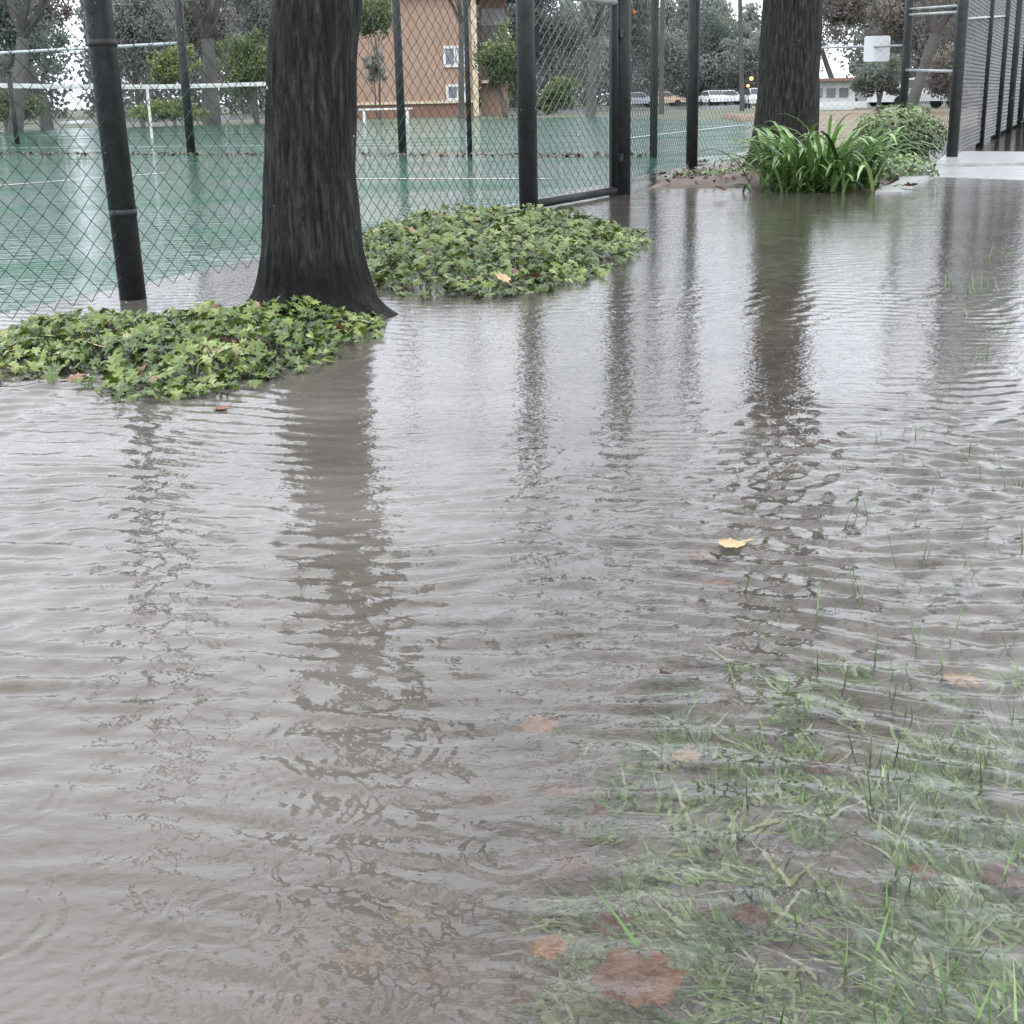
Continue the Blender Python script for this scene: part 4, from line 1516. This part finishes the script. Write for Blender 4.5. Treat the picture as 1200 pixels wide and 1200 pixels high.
ZB = -.026
fallen_leaf(748, 1158, ZB + .014, 132, 'leaf_rust', 'large rust brown leaf under shallow water at bottom centre right', .4)
fallen_leaf(428, 1136, ZB, 84, 'leaf_orange', 'orange sunken leaf near the bottom edge left of the grass', 1.2)
fallen_leaf(482, 1084, ZB, 56, 'leaf_tan', 'small bright tan orange leaf above the orange sunken leaf', 2.4)
fallen_leaf(672, 1020, ZB + .006, 52, 'leaf_rust', 'small round rust leaf left of the grass, above the large rust leaf', 3.0)
fallen_leaf(578, 950, ZB, 70, 'leaf_rust', 'dim reddish leaf sunk in muddy water left of the grass', .9)
fallen_leaf(358, 1192, ZB, 90, 'leaf_orange', 'sunken orange leaf cut by the bottom edge of the frame', 2.0)
fallen_leaf(712, 1092, ZB + .004, 60, 'leaf_brown', 'dark brown leaf touching the top of the large rust leaf', 5.0)
fallen_leaf(860, 637, .004, 44, 'leaf_tan', 'yellow tan leaf floating in the middle of the flood', 1.7, .05)
fallen_leaf(824, 660, -.02, 48, 'leaf_rust', 'reddish leaf sunk just below the floating yellow leaf', .3)
fallen_leaf(632, 860, -.02, 56, 'leaf_orange', 'faint orange leaf under ripples above the grass edge', .6)
fallen_leaf(806, 890, -.012, 48, 'leaf_tan', 'narrow tan leaf among grass blades at the upper edge of the lawn', 2.9)
fallen_leaf(1130, 806, -.02, 60, 'leaf_tan', 'pale tan leaf beside a tall blade at right', 1.1)
fallen_leaf(1180, 1035, -.012, 70, 'leaf_brown', 'brown leaf among grass at the right edge', .2)
fallen_leaf(1075, 1030, -.02, 46, 'leaf_rust', 'small rust leaf under grass blades at right', 4.2)
fallen_leaf(880, 1080, -.02, 52, 'leaf_brown', 'brown leaf sunk between grass tufts at bottom right', 3.7)
fallen_leaf(960, 905, -.02, 60, 'leaf_brown', 'dark leaf half hidden by ripples above the grass', 2.2)
fallen_leaf(590, 327, .06, 26, 'leaf_tan', 'tan leaf caught on the front of the broad ivy patch', .7, .2, (.5, .1))
fallen_leaf(628, 324, .05, 26, 'leaf_rust', 'reddish leaf on the broad ivy patch right of the tan leaf', 2.7, .2, (.4, .1))
fallen_leaf(556, 285, .11, 24, 'leaf_brown', 'brown curled leaf on top of the broad ivy patch', 1.7, .2, (.3, .2))
fallen_leaf(112, 405, .08, 22, 'leaf_tan', 'pale pinkish leaf on the left ivy patch', 2.2, .2, (.4, .0))
fallen_leaf(845, 222, .05, 24, 'leaf_tan', 'tan curled leaf on soil left of the strap leaf clump', 1.4, .3, (.2, .2))
fallen_leaf(1068, 218, .05, 20, 'leaf_rust', 'reddish leaf beside the kerb under the low plant', 2.4, .3, (.2, .2))
fallen_leaf(260, 478, .003, 26, 'leaf_rust', 'reddish leaf floating just below the left ivy patch', 2.2, .05)
for px, py, sz, mt, lb, rt_ in ((560, 1062, 46, 'leaf_brown', 'dim brown leaf sunk left of the small round rust leaf', 1.0), (505, 1150, 60, 'leaf_rust', 'rust leaf under murky water right of the orange sunken leaf', 2.6),
        (610, 1170, 64, 'leaf_brown', 'broad dark leaf sunk left of the large rust leaf', .2), (700, 960, 44, 'leaf_brown', 'dark leaf at the left edge of the grass', 3.3),
        (655, 935, 50, 'leaf_rust', 'faint rust leaf sunk above the small round rust leaf', 4.4), (765, 795, 44, 'leaf_brown', 'faint brown leaf under ripples above the narrow tan leaf', .9),
        (845, 690, 40, 'leaf_rust', 'faint reddish leaf sunk well below the floating yellow leaf', 2.1), (640, 1120, 54, 'leaf_orange', 'orange brown leaf just left of the large rust leaf', 5.2)):
    fallen_leaf(px, py, ZB + .004, sz, mt, lb, rt_)
o = fallen_leaf(743, 14, .0, 6, 'orange', 'tiny orange leaf caught high in the mesh right of the gate post', .4, .1)
o.location = spot(743, 14, 10.1)
o.rotation_euler = (1.4, 0, .3)

# leaf litter lines and scatter on the soil: many fragments
mb = MB()
rng = random.Random(77)
def frag(x, y, z, s):
    leaf_quad(mb, Vector((x, y, z)), s, rng, rng.random(), .7, 2.0)
for i in range(800):
    p = q0.lerp(q4, rng.random())
    frag(p.x + rng.gauss(0, .05), p.y + rng.gauss(0, .07), rng.uniform(.02, .05), .06)
for i in range(950):
    x, y = rng.uniform(.9, 3.4), rng.uniform(9.3, 13)
    if inside([(0.95, 9.9), (1.7, 9.75), (2.5, 9.1), (3.3, 11.0), (3.55, 12.2), (2.9, 13.2), (1.9, 13.0), (1.35, 11.6)], x, y):
        frag(x, y, rng.uniform(.03, .075), .05)
M['litter'] = leaf_mat('leaf_litter', [(0, (0.04, 0.022, 0.016)), (0.5, (0.11, 0.06, 0.04)), (1, (0.28, 0.17, 0.10))], .4, .5, 0)
tag(mb.build('leaf_litter', M['litter']), 'scattered brown leaf litter on the soil and along the divider fence', 'litter', kind='stuff')

# ------------------------------------------------------------------ drowned grass
M['grass'] = leaf_mat('grass_blade', [(0, (0.035, 0.08, 0.018)), (0.4, (0.11, 0.215, 0.05)), (0.75, (0.27, 0.40, 0.14)), (1, (0.54, 0.60, 0.36))], 0.3, 0.5, 0.12)
mb = MB()
rng = random.Random(41)


def blade(x, y, z, az, el, length, wd, tone, bend, n_=5, zmin=None):
    d_ = Vector((math.cos(az), math.sin(az), 0))
    side = Vector((-d_.y, d_.x, 0))
    p = Vector((x, y, z))
    vs = []
    for i in range(n_ + 1):
        f = i / n_
        wq = wd * (1 - f ** 1.6) * .5 + .0002
        vs += [p - side * wq, p + side * wq]
        el -= bend / n_
        az2 = Vector((math.cos(el), 0, math.sin(el)))
        p = p + (d_ * az2.x + Vector((0, 0, az2.z))) * (length / n_)
        if zmin is not None:
            p.z = max(p.z, zmin)
    mb.add(vs, [(2 * i, 2 * i + 1, 2 * i + 3, 2 * i + 2) for i in range(n_)], tone)


def lawn_density(px, py):
    # how grassy the drowned lawn is, in the photograph's layout on the ground
    d_ = 0
    if px > 690 and py > 820:
        d_ = min(1, (px - 660) / 120) * min(1, (py - 790) / 120)
    elif px > 560 and py > 990:
        d_ = .5
    return d_


k = 0
# rooted clumps, mostly submerged, each combed its own way by the water
while k < 760:
    x, y = rng.uniform(-.18, 1.05), rng.uniform(.66, 1.8)
    e = x - .13 * (y - .8)
    dens = max(0, min(1, (e + .055) / .16)) ** 1.7 * max(0, min(1, (1.62 - y) / .80)) ** 1.5
    dens *= .25 + 1.1 * max(0, .5 + noise.noise(Vector((x * 6, y * 6, 9))))
    if rng.random() > dens:
        continue
    k += 1
    lay = 3.3 * noise.noise(Vector((x * 2.2, y * 2.2, 31))) + rng.gauss(2.4, .5)
    tn = rng.gauss(.60, .14)
    up_ = rng.random() < .42
    for b in range(rng.randint(8, 15)):
        bx_, by_ = x + rng.gauss(0, .010), y + rng.gauss(0, .010)
        z = bed_height(bx_, by_) + .002
        rise = up_ and rng.random() < .4
        el = rng.uniform(.7, 1.3) if rise else rng.uniform(.1, .55)
        blade(bx_, by_, z, lay + rng.gauss(0, .65), el, rng.uniform(.035, .062) if rise else rng.uniform(.030, .078), rng.uniform(.0022, .0040) if rise else rng.uniform(.0022, .0050),
              max(0, min(.8 if rise else 1, tn - (.22 if rise else -.10) + rng.gauss(0, .17))), rng.uniform(.2, 1.1), zmin=z)
# a few broad blades
for px, py, az, ln in ((800, 1185, 2.2, .13), (770, 1140, 2.5, .10), (1000, 1150, 1.2, .08), (830, 900, 2.6, .09), (745, 940, 3.0, .07), (1140, 850, 1.4, .07), (935, 1000, 1.3, .08), (1040, 1090, .9, .09), (870, 1120, 2.0, .10), (1185, 1020, .8, .09), (1110, 1120, 1.8, .10), (1010, 1180, 1.0, .09)):
    c = ground(px, py, -.03)
    blade(c.x, c.y, -.035, az, rng.uniform(.6, 1.1), ln, rng.uniform(.0035, .0055), rng.uniform(.25, .42), rng.uniform(.3, .8), 7)
# isolated upright blades further out
for i in range(420):
    y = .80 + 1.8 * rng.random() ** 1.7
    x = rng.uniform(.02 + .17 * y, .52 * y)
    z = bed_height(x, y)
    blade(x, y, z, rng.uniform(0, 6.283), rng.uniform(1.1, 1.5), rng.uniform(.045, .078), rng.uniform(.0018, .0034), max(0, min(1, rng.gauss(.38, .15))), rng.uniform(0, .4))
# far little tufts
for cx, cy, n_ in ((1150, 338, 26), (1165, 300, 14), (1190, 385, 12), (1175, 420, 8), (1140, 345, 14)):
    c = ground(cx, cy)
    for j in range(n_):
        blade(c.x + rng.gauss(0, .06), c.y + rng.gauss(0, .08), -.03, rng.uniform(0, 6.283), rng.uniform(.8, 1.5), rng.uniform(.05, .10), .004, max(0, min(1, rng.gauss(.5, .15))), rng.uniform(0, .8))
tag(mb.build('grass', M['grass']), 'drowned green lawn grass breaking the shallow water', 'grass', kind='stuff')


# ------------------------------------------------------------------ falling rain
t = NT('raindrop')
M['drop'] = t.surf(t.principled((0.38, 0.40, 0.42), 0.15, 0.6))
mb = MB()
rng = random.Random(90)
for i in range(800):
    y = 1.9 + 11 * rng.random() ** .8
    x = 0.1 * y + rng.uniform(-.46, .46) * y
    z = rng.uniform(.05, .75 + .13 * y)
    r = rng.uniform(.0009, .0018)
    hh = r * rng.uniform(1.3, 3.2)
    a = rng.uniform(0, 1.5)
    ring = [(x + r * math.cos(a + k * 2.0944), y + r * math.sin(a + k * 2.0944), z) for k in range(3)]
    mb.add(ring + [(x, y, z + hh), (x, y, z - hh * .7)], [(0, 1, 3), (1, 2, 3), (2, 0, 3), (1, 0, 4), (2, 1, 4), (0, 2, 4)])
tag(mb.build('rain', M['drop'], smooth=True), 'small falling raindrops across the scene', 'rain', kind='stuff')
